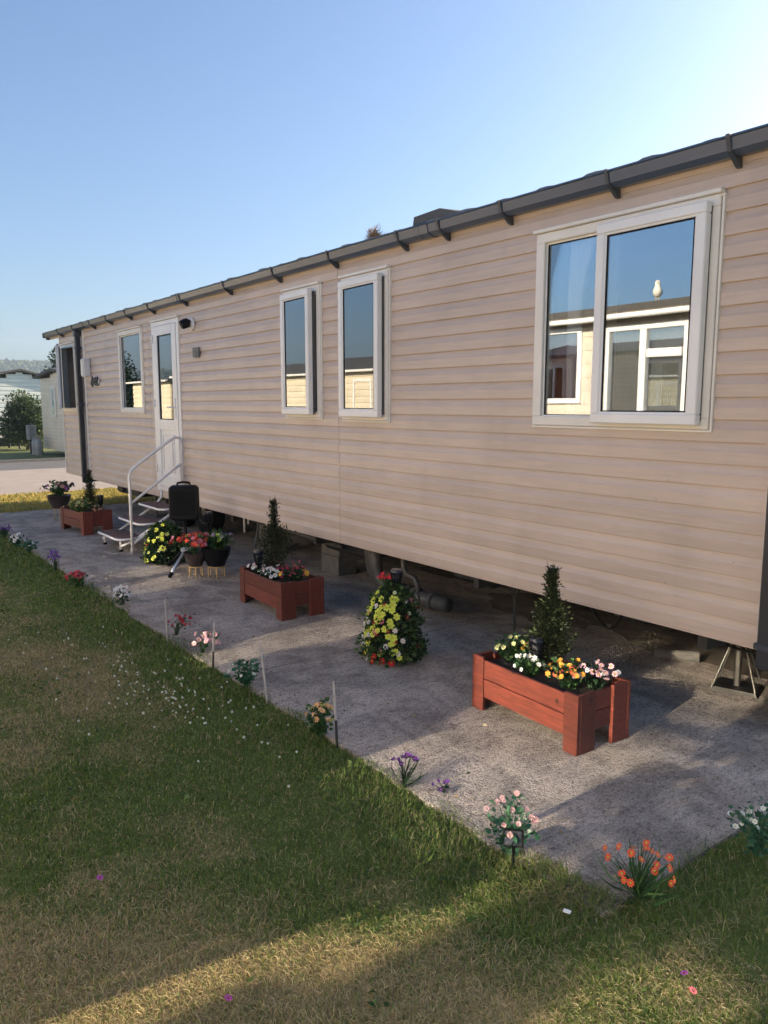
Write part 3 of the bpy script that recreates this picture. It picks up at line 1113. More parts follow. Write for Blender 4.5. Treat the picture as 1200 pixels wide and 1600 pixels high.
b.box((RX0 - 0.012, EY - 0.01, EZ - 0.09), (RX0 + 0.008, EY + 0.05, EZ + 0.03))
b.add([(RX0 - .012, EY, EZ - .09), (RX0 - .012, RIDGE_Y, RIDGE_Z - .09), (RX0 - .012, RIDGE_Y, RIDGE_Z + .04), (RX0 - .012, EY, EZ + .04),
       (RX0 + .01, EY, EZ - .09), (RX0 + .01, RIDGE_Y, RIDGE_Z - .09), (RX0 + .01, RIDGE_Y, RIDGE_Z + .04), (RX0 + .01, EY, EZ + .04)],
      [(0, 1, 2, 3), (7, 6, 5, 4), (0, 4, 5, 1), (1, 5, 6, 2), (2, 6, 7, 3), (3, 7, 4, 0)])
b.build('barge_board', 'gutter_dark', roof)
# one pressed tile: a low hump with a steeper left flank
TW = 0.32
prof = [(0, 0.0), (0.03, 0.016), (0.075, 0.029), (0.13, 0.030), (0.20, 0.021), (0.27, 0.009), (TW, 0.0)]
b = MB()
vs, fs = [], []
for yy, zz_ in ((-0.03, 0.0), (0.30, 0.30 * sl + 0.012), (0.305, 0.30 * sl - 0.02), (-0.022, -0.03)):
    for (px, pz) in prof:
        top = yy < 0.302 and zz_ > -0.025
        vs.append((px, yy, zz_ + (pz if top else 0)))
np_ = len(prof)
for j in range(4):
    for i in range(np_ - 1):
        a_, b__ = j * np_ + i, ((j + 1) % 4) * np_ + i
        fs.append((a_, a_ + 1, b__ + 1, b__))
b.add(vs, fs)
t0 = b.build('roof_tile', 'tile', roof)
tm = t0.data
NT = int((RX1 - RX0) / TW)
t0.location = (RX0, EY, EZ)
for k in range(1, NT):
    t = link('roof_tile', tm, roof, (RX0 + TW * k, EY + random.uniform(-.006, .006), EZ + random.uniform(-.006, .008)))
    t.rotation_euler = (random.uniform(-.02, .02), random.uniform(-.015, .015), 0)
# gutter
GY = YW - 0.02
gp = [(GY, 2.668), (GY - 0.045, 2.664), (GY - 0.085, 2.682), (GY - 0.098, 2.730), (GY - 0.108, 2.732), (GY - 0.108, 2.740), (GY - 0.092, 2.740), (GY - 0.088, 2.728), (GY - 0.076, 2.688), (GY - 0.042, 2.674), (GY, 2.678)]
b = MB()
b.extrude_x(gp, RX0 + 0.02, RX1)
gut = b.build('gutter', 'gutter', van)
b = MB()
b.extrude_x([(GY, 2.66), (GY - 0.10, 2.665), (GY - 0.104, 2.735), (GY, 2.735)], RX0 + 0.008, RX0 + 0.021)
b.build('end_cap', 'gutter_dark', gut)
b = MB()
b.box((XF - 0.6, YW - 0.012, 2.645), (RX1, YW + 0.02, 2.722))
b.build('fascia', 'clad', van)
BX = [-1.89, -2.52, -3.25, -3.79, -4.21, -5.06, -5.93, -6.87, -7.93, -8.86, -9.64, -10.39, -11.11, -11.95, -12.75]
brp = [(GY + 0.004, 2.622), (GY - 0.016, 2.626), (GY - 0.088, 2.676), (GY - 0.108, 2.728), (GY - 0.112, 2.744), (GY - 0.100, 2.745), (GY - 0.099, 2.733), (GY - 0.083, 2.684), (GY - 0.04, 2.666), (GY + 0.004, 2.664)]
b = MB()
b.extrude_x(brp, -0.010, 0.010)
b0 = b.build('gutter_bracket', 'gutter_dark', gut)
b0.location.x = BX[0]
for x in BX[1:]:
    link('gutter_bracket', b0.data, gut, (x, 0, 0))
up_ = [(GY, 2.664), (GY - 0.047, 2.659), (GY - 0.090, 2.678), (GY - 0.103, 2.728), (GY - 0.114, 2.745), (GY - 0.09, 2.745), (GY, 2.67)]
b = MB()
b.extrude_x(up_, -0.055, -0.028)
b.extrude_x(up_, 0.028, 0.055)
b.extrude_x([(y + 0.0015, z + 0.001) for y, z in up_], -0.028, 0.028)
u0 = b.build('gutter_union', 'gutter', gut)
u0.location.x = -3.95
for x in (-8.05, -11.45):
    link('gutter_union', u0.data, gut, (x, 0, 0))


def downpipe(x):
    b = MB()
    b.box((x - 0.034, YW - 0.098, 0.43), (x + 0.034, YW - 0.030, 2.60), bev=0.008)
    p = b.build('downpipe', 'pipe_dark', van)
    b = MB()
    b.box((x - 0.05, YW - 0.112, 2.57), (x + 0.05, YW - 0.022, 2.662), bev=0.01)
    b.build('outlet', 'gutter_dark', p)
    for z in (0.52, 1.58, 2.40):
        b = MB()
        b.box((x - 0.044, YW - 0.104, z), (x + 0.044, YW - 0.024, z + 0.028), bev=0.003)
        b.box((x + 0.044, YW - 0.034, z + 0.003), (x + 0.062, YW - 0.024, z + 0.025))
        b.build('pipe_clip', 'gutter_dark', p)


downpipe(-1.60)
downpipe(-11.87)

# roof vent box seen above the eave
b = MB()
b.add([(-4.95, 4.0, 2.83), (-4.30, 4.0, 2.83), (-4.30, 4.45, 2.93), (-4.95, 4.45, 2.93), (-4.93, 4.02, 3.065), (-4.62, 4.02, 3.075), (-4.62, 4.43, 3.10), (-4.93, 4.43, 3.09), (-4.34, 4.02, 2.99), (-4.34, 4.43, 3.03)],
      [(0, 3, 2, 1), (4, 5, 6, 7), (5, 8, 9, 6), (0, 1, 8, 5, 4), (2, 3, 7, 6, 9), (3, 0, 4, 7), (1, 2, 9, 8)])
b.build('roof_vent', 'far_roof', van)

# ---------------- fittings on the wall
lamp = MB()
lamp.lathe([(0.066, 0), (0.07, 0.008), (0.062, 0.02), (0.05, 0.024)], 24, Matrix.Translation((-7.83, YW - 0.018, 2.43)) @ Matrix.Rotation(R(90), 4, 'X') @ Matrix.Scale(1, 4))
lm = lamp.build('wall_lamp', 'cream', van, 'auto')
b = MB()
prof_l = []
b.tube([(-7.83, YW - 0.04, 2.435), (-7.845, YW - 0.07, 2.44), (-7.855, YW - 0.10, 2.43), (-7.86, YW - 0.13, 2.415)], [0.035, 0.05, 0.05, 0.044], 14)
b.build('lamp_head', 'black', lm, 'auto')
b = MB()
b.box((-7.775, YW - 0.05, 2.08), (-7.655, YW - 0.017, 2.185), bev=0.006)
vb = b.build('flue_vent', 'grey_box', van)
for k in range(4):
    b = MB()
    b.box((-7.762, YW - 0.058, 2.093 + k * 0.023), (-7.668, YW - 0.0505, 2.104 + k * 0.023))
    b.build('slat', 'charcoal', vb)
b = MB()
b.box((-11.60, YW - 0.11, 1.985), (-11.46, YW - 0.017, 2.24), bev=0.008)
wb = b.build('service_box', 'white', van)
b = MB()
b.box((-11.585, YW - 0.117, 2.00), (-11.475, YW - 0.1105, 2.225), bev=0.003)
b.build('lid', 'cream', wb)
b = MB()
n = 28
vs = [(-11.24 + 0.20 * math.cos(2 * math.pi * k / n) * (1 if abs(math.cos(2 * math.pi * k / n)) < .8 else .93), YW - 0.019, 1.915 + 0.075 * math.sin(2 * math.pi * k / n)) for k in range(n)]
vs += [(x, YW - 0.027, z) for x, y, z in vs]
b.add(vs, [tuple(range(n)), tuple(range(n, 2 * n))[::-1]] + [(k, (k + 1) % n, (k + 1) % n + n, k + n) for k in range(n)])
bd = b.build('name_badge', 'badge', van)
# flowing letter strokes on the badge (not legible in the photo)
for (cx, h, wd) in ((-11.36, 0.06, 0.05), (-11.28, 0.035, 0.04), (-11.21, 0.05, 0.045), (-11.13, 0.05, 0.05)):
    b = MB()
    pts = [(cx + wd * math.sin(t * 2.2) * .6, YW - 0.030, 1.915 + h * math.cos(t)) for t in np.linspace(0.2, 3.6, 9)]
    b.tube(pts, 0.019, 6)
    b.build('letter', 'charcoal', bd)

# ---------------- under the floor: chassis, pipes, tank, cable
for y in (YW + 0.75, YW + 2.75):
    b = MB()
    b.extrude_x([(y - .03, .36), (y + .03, .36), (y + .03, .375), (y + .006, .375), (y + .006, .49), (y - .006, .49), (y - .006, .375), (y - .03, .375)], XF + 0.3, XN - 0.25)
    b.build('chassis_beam', 'chassis', van)
for x in (-12.3, -10.6, -9.0, -7.2, -5.6, -3.6, -2.0):
    b = MB()
    b.box((x, YW + 0.06, 0.40), (x + 0.05, YW + 0.712, 0.505))
    b.build('outrigger', 'chassis', van)
b = MB()
b.box((-6.0, YW + 0.42, 0.26), (-5.30, YW + 0.71, 0.50), bev=0.03)
b.build('waste_tank', 'tank', van)
b = MB()
b.box((-4.2, YW + 0.40, 0.30), (-3.75, YW + 0.71, 0.50), bev=0.03)
b.build('waste_tank', 'tank', van)
b = MB()
b.box((-10.9, YW + 0.10, 0.37), (-10.0, YW + 0.62, 0.50), bev=0.02)
b.build('wheel_box', 'tank', van)
for x in (-9.55, -8.75):
    b = MB()
    T = Matrix.Translation((x, YW + 0.52, 0.30)) @ Matrix.Rotation(R(90), 4, 'X')
    b.lathe([(0.16, -0.08), (0.28, -0.08), (0.30, -0.05), (0.30, 0.05), (0.28, 0.08), (0.16, 0.08)], 28, T)
    wh = b.build('wheel', 'rubber', van, 'auto')
    b = MB()
    b.lathe([(0.155, -0.06), (0.155, 0.082), (0.10, 0.06), (0.05, 0.085)], 20, T)
    b.build('rim', 'steel', wh, 'auto')
py = YW + 0.33
b = MB()
b.tube([(-7.6, py, 0.40), (-5.55, py, 0.345)], 0.024, 10)
b.build('waste_pipe', 'grey_pipe', van, True)
b = MB()
b.tube([(-5.12, py, 0.50), (-5.12, py, 0.34), (-5.10, py, 0.25), (-5.04, py, 0.17), (-4.95, py, 0.13), (-4.84, py, 0.12)], 0.055, 14)
b.build('soil_pipe', 'grey_pipe', van, True)
b = MB()
b.tube([(-4.92, py - 0.10, 0.50), (-4.92, py - 0.10, 0.30), (-4.90, py - 0.09, 0.20), (-4.82, py - 0.06, 0.135), (-4.70, py - 0.03, 0.12), (-4.15, py, 0.115)], 0.055, 14)
sp = b.build('soil_pipe', 'grey_pipe', van, True)
for x in (-4.68, -4.58, -4.50, -4.30):
    b = MB()
    T = Matrix.Translation((x, py - 0.015, 0.12)) @ Matrix.Rotation(R(90), 4, 'Y')
    b.lathe([(0.057, -0.02), (0.068, -0.018), (0.068, 0.018), (0.057, 0.02)], 16, T)
    b.build('pipe_collar', 'grey_pipe', sp, 'auto')
b = MB()
b.tube([(-4.62, py - 0.05, 0.50), (-4.62, py - 0.05, 0.33), (-4.58, py - 0.05, 0.28), (-4.48, py - 0.05, 0.27), (-4.45, py - 0.05, 0.22), (-4.45, py - 0.03, 0.15)], 0.022, 10)
b.build('waste_pipe', 'grey_pipe', van, True)
b = MB()
T = Matrix.Translation((-4.44, py - 0.075, 0.12)) @ Matrix.Rotation(R(90), 4, 'X')
b.lathe([(0.035, -0.02), (0.045, -0.02), (0.045, 0.01), (0.035, 0.012)], 16, T)
b.build('access_cap', 'block', sp, 'auto')
for (x, zl) in ((-7.02, 0.30), (-6.93, 0.40), (-6.55, 0.40), (-6.42, 0.38)):
    b = MB()
    b.tube([(x, YW + 0.12, 0.51), (x, YW + 0.12, zl)], 0.011, 8)
    b.build('drain_stub', 'cream', van, True)
b = MB()
b.tube([(-6.75, YW + 0.14, 0.50), (-6.74, YW + 0.12, 0.36), (-6.68, YW + 0.05, 0.2), (-6.55, YW - 0.02, 0.08), (-6.35, YW - 0.06, 0.016), (-6.0, YW + 0.0, 0.012), (-5.8, YW + 0.15, 0.012)], 0.009, 7)
b.build('hookup_cable', 'block', van, True)
b = MB()
pts = [(-2.72 + 0.11 * math.cos(t), YW + 0.30 + 0.03 * math.sin(2 * t), 0.40 + 0.11 * math.sin(t)) for t in np.linspace(0.3, 6.6, 22)]
b.tube(pts, 0.007, 6)
b.build('cable_loop', 'rubber', van, True)
b = MB()
b.box((-2.62, YW + .30, 0.37), (-2.44, YW + .46, 0.50), bev=.01)
b.build('junction_box', 'tank', van)
b = MB()
b.tube([(-2.45, YW + 0.4, 0.45), (-2.2, YW + 0.55, 0.30), (-2.05, YW + 0.62, 0.26), (-1.85, YW + .5, .30), (-1.72, YW + 0.35, 0.46)], 0.006, 6)
b.build('cable_loop', 'rubber', van, True)
# skirting added along the unseen back to keep light out from underneath
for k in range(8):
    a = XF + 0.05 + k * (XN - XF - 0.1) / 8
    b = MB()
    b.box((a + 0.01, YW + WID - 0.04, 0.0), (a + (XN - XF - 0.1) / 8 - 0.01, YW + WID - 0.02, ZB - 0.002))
    b.build('rear_shade_skirt', 'chassis', van)

b = MB()  # panel added under the near end to keep the underside dark
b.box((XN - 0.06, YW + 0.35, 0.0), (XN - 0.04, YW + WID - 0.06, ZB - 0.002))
b.build('end_shade_skirt', 'chassis', van)
# things the caravan rests on
for i, (x, y, w_, h_, lab) in enumerate(((-7.35, YW + 0.62, 0.26, 0.355, 'grey concrete block pier under the caravan behind the black pot of flowers'),
                                       (-6.02, YW + 0.60, 0.30, 0.355, 'grey concrete block pier under the caravan right of the second planter conifer'))):
    t = thing('block_pier', lab, 'block', (x, y, 0), 0, 'concrete piers under the caravan')
    for k in range(2):
        b = MB()
        b.box((-w_ / 2, -0.10 + 0.005 * k, 0.002 + k * h_ / 2), (w_ / 2, 0.11, (k + 1) * h_ / 2 - 0.002), bev=0.006)
        b.build('block', 'block', t)


def axle_stand(loc, label, hgt=0.36):
    t = thing('axle_stand', label, 'jack', loc, 0.3, 'jacks under the caravan')
    b = MB()
    b.add([(-.13, -.11, 0), (.13, -.11, 0), (.13, .11, 0), (-.13, .11, 0), (-.11, -.09, .018), (.11, -.09, .018), (.11, .09, .018), (-.11, .09, .018)],
          [(0, 3, 2, 1), (4, 5, 6, 7), (0, 1, 5, 4), (1, 2, 6, 5), (2, 3, 7, 6), (3, 0, 4, 7)])
    b.build('base_plate', 'steel', t)
    for sx, sy in ((-1, -1), (1, -1), (1, 1), (-1, 1)):
        b = MB()
        b.tube([(sx * .115, sy * .095, .01), (sx * .018, sy * .018, hgt - 0.03)], 0.005, 6)
        b.build('leg', 'steel', t)
    b = MB()
    b.tube([(0, 0, 0.015), (0, 0, hgt)], 0.018, 12)
    b.lathe([(0.05, hgt - 0.012), (0.05, hgt - 0.001)], 14)
    b.build('post', 'steel', t, 'auto')


axle_stand((-2.13, 4.12, 0), 'pyramid steel axle stand under the near end of the caravan beside the downpipe')
axle_stand((-10.75, YW + 0.60, 0), 'steel axle stand under the caravan behind the white steps')
tag(MB().tube([(-2.72, 4.2, 0.03), (-2.5, 4.35, 0.035)], [0.028, 0.036], 10).build('pipe_offcut', 'block'), 'short pale pipe offcut lying in the shade under the caravan', 'pipe')

# straw tuft on the eave
n = 700
P = np.array([-4.82, 3.55, 2.835]) + RNG.normal(size=(n, 3)) * np.array([.024, .024, .020])
DD = unit(RNG.normal(size=(n, 3)) * np.array([1, 1, 0.7]) + np.array([0, 0, 0.8]))
o = leaf_mesh('straw_tuft', P, DD, np.full(n, 0.042), tint_of(n, (0.42, 0.24, 0.12), (0.50, 0.33, 0.18), (0.3, 0.16, 0.08)), 'straw', width=0.035, jitter=.4)
tag(o, 'tuft of brown straw poking up on the roof edge above the middle windows', 'straw')


# curtains behind the glass
def curtain(x0, x1, z0, z1, y, label, m='curtain', folds=7, tie=0.0, group=None):
    b = MB()
    nx_, nz_ = folds * 6, 10
    vs, fs = [], []
    for j in range(nz_ + 1):
        t = j / nz_
        z = z1 - (z1 - z0) * t
        sq = 1 - tie * math.sin(math.pi * min(1, t * 1.15)) if tie else 1
        for i in range(nx_ + 1):
            u = i / nx_
            x = x0 + (x1 - x0) * u * sq
            vs.append((x, y + 0.018 * math.sin(u * folds * 2 * math.pi + 0.6 * math.sin(3 * t)), z))
    for j in range(nz_):
        for i in range(nx_):
            a_ = j * (nx_ + 1) + i
            fs.append((a_, a_ + 1, a_ + nx_ + 2, a_ + nx_ + 1))
    o = b.add(vs, fs).build('curtain', m, None, True)
    sol = o.modifiers.new('thickness', 'SOLIDIFY')
    sol.thickness = 0.002
    tag(o, label, 'curtain', group)
    return o


curtain(-2.88, -2.70, 1.52, 2.49, YW + 0.06, 'white voile curtain inside the left pane of the largest window', folds=6, tie=0.5)
curtain(-2.10, -2.00, 1.52, 2.49, YW + 0.10, 'narrow white voile curtain at the right edge of the largest window', folds=3)
curtain(-10.14, -9.85, 1.53, 2.47, YW + 0.10, 'pale voile curtain inside the tall window left of the door', folds=6)
curtain(-4.95, -4.55, 1.53, 2.0, YW + 0.30, 'low grey net curtain inside the open window at the wall seam', 'drape', folds=7)

# ---------------- steps with handrail
st = thing('entrance_steps', 'white tubular steps with three brown matted treads and handrail at the caravan door', 'steps', (0, 0, 0))
SX0, SX1 = -8.92, -8.22
for k, (y0, y1, z) in enumerate(((2.62, 2.90, 0.155), (2.86, 3.12, 0.30), (3.10, 3.35, 0.445))):
    pts = []
    cr = 0.09
    for cx, cy, a0 in ((SX0 + cr * .5, y0 + cr * .5, 180), (SX1 - cr, y0 + cr, 270)):
        r_ = cr * .5 if a0 == 180 else cr
        for j in range(6):
            a_ = R(a0 + 18 * j)
            pts.append((cx + r_ * math.cos(a_), cy + r_ * math.sin(a_)))
    pts += [(SX1, y1), (SX0, y1)]
    n = len(pts)
    b = MB()
    vs = [(x, y, z - 0.016) for x, y in pts] + [(x, y, z) for x, y in pts]
    b.add(vs, [tuple(range(n))[::-1], tuple(range(n, 2 * n))] + [(i, (i + 1) % n, (i + 1) % n + n, i + n) for i in range(n)])
    tr = b.build('tread', 'tread', st)
    b = MB()
    rim = [(x, y, z - 0.012) for x, y in pts]
    rim = [(SX0, y1, z - 0.012)] + rim[:-2] + [(SX1, y1, z - 0.012)]
    b.tube(rim, 0.0125, 7)
    b.build('rim', 'white', tr, True)
for x in (SX0 + 0.045, SX1 - 0.03):
    b = MB()
    b.tube([(x, 2.66, 0.07), (x, 2.80, 0.115), (x, 3.30, 0.415), (x, 3.37, 0.50), (x, 3.37, 0.575)], 0.014, 8)
    b.build('stringer', 'white', st, True)
for x in (SX0 + 0.05, SX1 - 0.1):
    b = MB()
    b.tube([(x, 2.68, 0.143), (x, 2.68, 0.015)], 0.013, 8)
    lg = b.build('leg', 'white', st, True)
    b = MB()
    b.lathe([(0.022, 0.0), (0.02, 0.016), (0.014, 0.024)], 10, Matrix.Translation((x, 2.68, 0)))
    b.build('foot', 'rubber', lg, True)
HX = -8.06
b = MB()
b.tube([(HX, 2.72, 0.05), (HX, 2.72, 0.84), (HX, 2.74, 0.90), (HX, 2.79, 0.945), (HX - 0.06, 3.18, 1.19), (HX - 0.08, 3.27, 1.235), (HX - 0.09, 3.33, 1.225), (HX - 0.09, 3.345, 1.17), (HX - 0.09, 3.345, 0.60)], 0.0165, 10)
b.build('handrail', 'white', st, True)
b = MB()
b.tube([(HX, 2.735, 0.56), (HX - 0.09, 3.335, 0.94)], 0.0145, 8)
b.build('lower_rail', 'white', st, True)
b = MB()
b.tube([(HX, 2.735, 0.12), (HX - 0.10, 3.30, 0.46)], 0.0145, 8)
b.build('brace', 'white', st, True)
b = MB()
b.tube([(HX, 2.72, 0.0), (HX, 2.72, 0.075)], 0.020, 10)
b.build('foot', 'galv', st, True)

# ---------------- black unit on a tripod
tp = thing('tripod_unit', 'black rounded square unit on a short tripod with one silver leg, right of the steps', 'tripod', (-7.0, 2.88, 0))
BT = Matrix.Rotation(R(62), 4, 'Z')
b = MB()
n = 8
outl = []
hw, hh_, cr = 0.140, 0.168, 0.045
for cx, cz, a0 in ((hw - cr, hh_ - cr, 0), (-hw + cr, hh_ - cr, 90), (-hw + cr, -hh_ + cr, 180), (hw - cr, -hh_ + cr, 270)):
    for j in range(n):
        a_ = R(a0 + 90 * j / (n - 1))
        outl.append((cx + cr * math.cos(a_), cz + cr * math.sin(a_)))
nn = len(outl)
vs = []
for y, s in ((-0.075, 0.90), (-0.06, 0.97), (-0.04, 1.0), (0.04, 1.0), (0.06, 0.96), (0.068, 0.88)):
    vs += [(x * s, y, 0.66 + z * s) for x, z in outl]
fs = []
for j in range(5):
    for i in range(nn):
        fs.append((j * nn + i, j * nn + (i + 1) % nn, (j + 1) * nn + (i + 1) % nn, (j + 1) * nn + i))
fs += [tuple(range(nn))[::-1], tuple(range(5 * nn, 6 * nn))]
b.add(vs, fs, BT)
body = b.build('body', 'black', tp, 'auto')
b = MB()
b.box((-0.105, -0.079, 0.545), (0.105, -0.0755, 0.775), BT, bev=0.003)
b.build('front_panel', 'rubber', body)
b = MB()
b.tube([(-0.06, 0, 0.828), (-0.055, 0, 0.85), (0.0, 0, 0.858), (0.055, 0, 0.85), (0.06, 0, 0.828)], 0.011, 8, BT)
b.build('handle', 'rubber', body, True)
b = MB()
b.tube([(0.0, 0.0, 0.50), (0, 0, 0.13)], 0.018, 12)
b.build('pole', 'black', tp, True)
b = MB()
b.lathe([(0.02, 0.185), (0.05, 0.188), (0.052, 0.215), (0.02, 0.225)], 18)
b.build('collar', 'silver', tp, 'auto')
for a_, m_, r1 in ((-48, 'silver', 0.34), (72, 'black', 0.28), (192, 'black', 0.28)):
    dx, dy = math.cos(R(a_)), math.sin(R(a_))
    b = MB()
    b.tube([(dx * 0.04, dy * 0.04, 0.19), (dx * r1, dy * r1, 0.02)], 0.0155, 10)
    lg = b.build('leg', m_, tp, True)
    b = MB()
    b.tube([(dx * r1 * .93, dy * r1 * .93, 0.032), (dx * r1 * 1.05, dy * r1 * 1.05, 0.012)], 0.02, 10)
    b.build('foot', 'rubber', lg, True)

# ================================================================== PLANTERS AND PLANTS
PL, PW, PH = 0.73, 0.37, 0.285


def planter(loc, rotz, label):
    t = thing('planter_box', label, 'planter', loc, rotz, 'red stained wooden planters')
    x, y = PL / 2, PW / 2
    for sx in (-1, 1):
        for sy in (-1, 1):
            b = MB()
            b.box((min(sx * x, sx * (x - .085)), min(sy * y, sy * (y - .022)), 0), (max(sx * x, sx * (x - .085)), max(sy * y, sy * (y - .022)), PH + .004), bev=.003)
            yy = sorted((sy * (y - .0225), sy * (y - .125)))
            b.box((min(sx * x, sx * (x - .022)), yy[0], 0.001), (max(sx * x, sx * (x - .022)), yy[1], PH + .003), bev=.003)
            b.build('leg', 'redwood', t)
    for sy in (-1, 1):
        for k in range(2):
            b = MB()
            yy = sorted((sy * (y - .005), sy * (y - .024)))
            b.box((-x + .0865, yy[0], .075 + k * .102), (x - .0865, yy[1], .075 + k * .102 + .099), bev=.003)
            b.build('plank', 'redwood', t)
    for sx in (-1, 1):
        for k in range(2):
            b = MB()
            xx = sorted((sx * (x - .012), sx * (x - .034)))
            b.box((xx[0] - (0.0), -y + .1265, .095 + k * .092), (xx[1], y - .1265, .095 + k * .092 + .089), bev=.003)
            b.build('plank', 'redwood', t)
    b = MB()
    b.box((-x + .03, -y + .03, .09), (x - .03, y - .03, PH - .045))
    b.build('soil', 'soil', t)
    return t


planter((-2.475, 2.905, 0), R(-3), 'nearest red wooden planter with two planks per side beside the axle stand')
planter((-5.23, 2.925, 0), R(-2), 'middle red wooden planter on the concrete between the bowls and the flower cone')
planter((-9.99, 2.80, 0), R(6), 'farthest red wooden planter left of the white steps')


def conifer(loc, hgt, rad, label, n=2600, tip=0.22, cols=((0.045, 0.062, 0.020), (0.028, 0.044, 0.016), (0.07, 0.085, 0.03))):
    t = thing('conifer', label, 'conifer', loc, random.random() * 6, 'small conifers in the planters')
    b = MB()
    b.tube([(0, 0, 0), (0.004, 0.003, hgt * 0.5), (0.012, 0, hgt * 0.97)], [0.013, 0.008, 0.002], 7)
    b.build('trunk', 'bark', t)
    ns = 210
    P, DD = [], []
    for k in range(ns):
        f2 = 0.04 + 0.95 * ((k + 0.5) / ns) ** 0.85
        z = hgt * f2
        shape = np.interp(f2, [0, .12, .35, .6, 1 - tip, 1], [.80, 1.0, .84, .48, .11, .01])
        rr_ = rad * shape * random.choice((.55, .8, 1.0, 1.12)) * random.uniform(.8, 1.1)
        a_ = k * 2.39996 + random.random() * .8
        m_ = max(5, int(n / ns * (0.5 + shape)))
        s_ = RNG.random(m_) ** .7
        w_ = .008 + .010 * s_
        up_k = random.uniform(.7, 1.5)
        P.append(np.stack([rr_ * s_ * math.cos(a_) + RNG.normal(size=m_) * w_, rr_ * s_ * math.sin(a_) + RNG.normal(size=m_) * w_, z + s_ ** 1.4 * rr_ * up_k * (1 - .5 * f2) + RNG.normal(size=m_) * .007], 1))
        DD.append(np.stack([math.cos(a_) + RNG.normal(size=m_) * .6, math.sin(a_) + RNG.normal(size=m_) * .6, .9 + RNG.normal(size=m_) * .5], 1))
    P, DD = np.concatenate(P), np.concatenate(DD)
    leaf_mesh('crown', P, DD, np.full(len(P), 0.020), tint_of(len(P), *cols), 'leaf', t, width=0.20)
    b = MB()
    for k in range(6):
        a_ = random.random() * 6.28
        b.tube([(0.012, 0, hgt * (0.84 + .02 * k)), (0.012 + .018 * math.cos(a_), .018 * math.sin(a_), hgt * (0.95 + 0.015 * k)), (0.012 + .03 * math.cos(a_), .03 * math.sin(a_), hgt * (1.0 + 0.015 * k))], [0.003, 0.002, 0.001], 4)
    b.build('leader', 'bark', t)
    return t


conifer((-2.52, 2.97, 0.22), 0.55, 0.112, 'dark green conifer in the nearest red planter', 6000, .30)
conifer((-5.42, 2.98, 0.20), 0.63, 0.17, 'dark conifer with a thin tip in the middle red planter', 4200, 0.42, ((0.035, 0.046, 0.018), (0.025, 0.036, 0.014), (0.05, 0.06, 0.024)))
conifer((-10.05, 2.88, 0.20), 0.56, 0.10, 'small dark conifer in the farthest red planter in front of the downpipe', 3200, 0.18)


# blossoms: shared meshes per shape and colour
_bl = {}


def blossom_mesh(kind, rgb, eye=(0.6, 0.45, 0.05)):
    key = (kind, rgb, eye)
    if key in _bl:
        return _bl[key]
    b = MB()
    if kind == 'daisy':           # flat, many petals
        n, r0, up = 9, 0.25, 0.12
        for k in range(n):
            a_ = 2 * math.pi * k / n
            T = Matrix.Rotation(a_, 4, 'Z')
            b.add([(r0, 0, .02), (.6, -.22, up), (1, -.1, up * .6), (1, .1, up * .6), (.6, .22, up)], [(0, 1, 2, 3, 4)], T)
        b.lathe([(.28, 0.02), (.26, .12), (.1, .18)], 8, mi=1)
    elif kind == 'cup':           # cupped rose-like bloom, two rings
        for n, r, z, tilt in ((6, 1.0, 0.0, .55), (5, .62, .12, 1.0)):
            for k in range(n):
                a_ = 2 * math.pi * (k + (0 if n == 6 else .5)) / n
                T = Matrix.Rotation(a_, 4, 'Z')
                b.add([(.05, 0, z), (.5 * r, -.36 * r, z + .25 * tilt), (.95 * r, -.2 * r, z + .5 * tilt), (.95 * r, .2 * r, z + .5 * tilt), (.5 * r, .36 * r, z + .25 * tilt)], [(0, 1, 2, 3, 4)], T)
        b.lathe([(.2, .1), (.22, .34), (.08, .42)], 7, mi=1)
    elif kind == 'bell':          # narrow upright petals
        for k in range(6):
            a_ = 2 * math.pi * k / 6
            T = Matrix.Rotation(a_, 4, 'Z')
            b.add([(.05, 0, 0), (.3, -.24, .5), (.75 if k % 2 else .45, 0, 1.15), (.3, .24, .5)], [(0, 1, 2, 3)], T)
        b.lathe([(.08, .1), (.06, .6)], 5, mi=1)
    else:                         # 'ball': tight round head
        for j, (r, z) in enumerate(((.35, -.25), (.8, .0), (.95, .35), (.7, .7), (.3, .9))):
            n = 7
            for k in range(n):
                a_ = 2 * math.pi * (k + .5 * (j % 2)) / n
                T = Matrix.Rotation(a_, 4, 'Z') @ Matrix.Translation((r * .6, 0, z))
                b.add([(0, -.26, 0), (.34, 0, .12), (0, .26, 0), (.02, 0, .34)], [(0, 1, 2, 3)], T)
    me_o = b.build('blossom', [petal_mat(rgb), petal_mat(eye)])
    me_ = me_o.data
    bpy.data.objects.remove(me_o)
    _bl[key] = me_
    return me_


def put_blossom(parent, me_, pos, normal, size):
    o = bpy.data.objects.new('blossom', me_)
    COL.objects.link(o)
    o.parent = parent
    o.location = pos
    q = Vector(normal).normalized().to_track_quat('Z', 'Y')
    o.rotation_mode = 'QUATERNION'
    from mathutils import Quaternion
    o.rotation_quaternion = q @ Quaternion((0, 0, 1), random.random() * 6)
    o.scale = (size, size, size)
    return o


GB = 'flowers in the red planters'


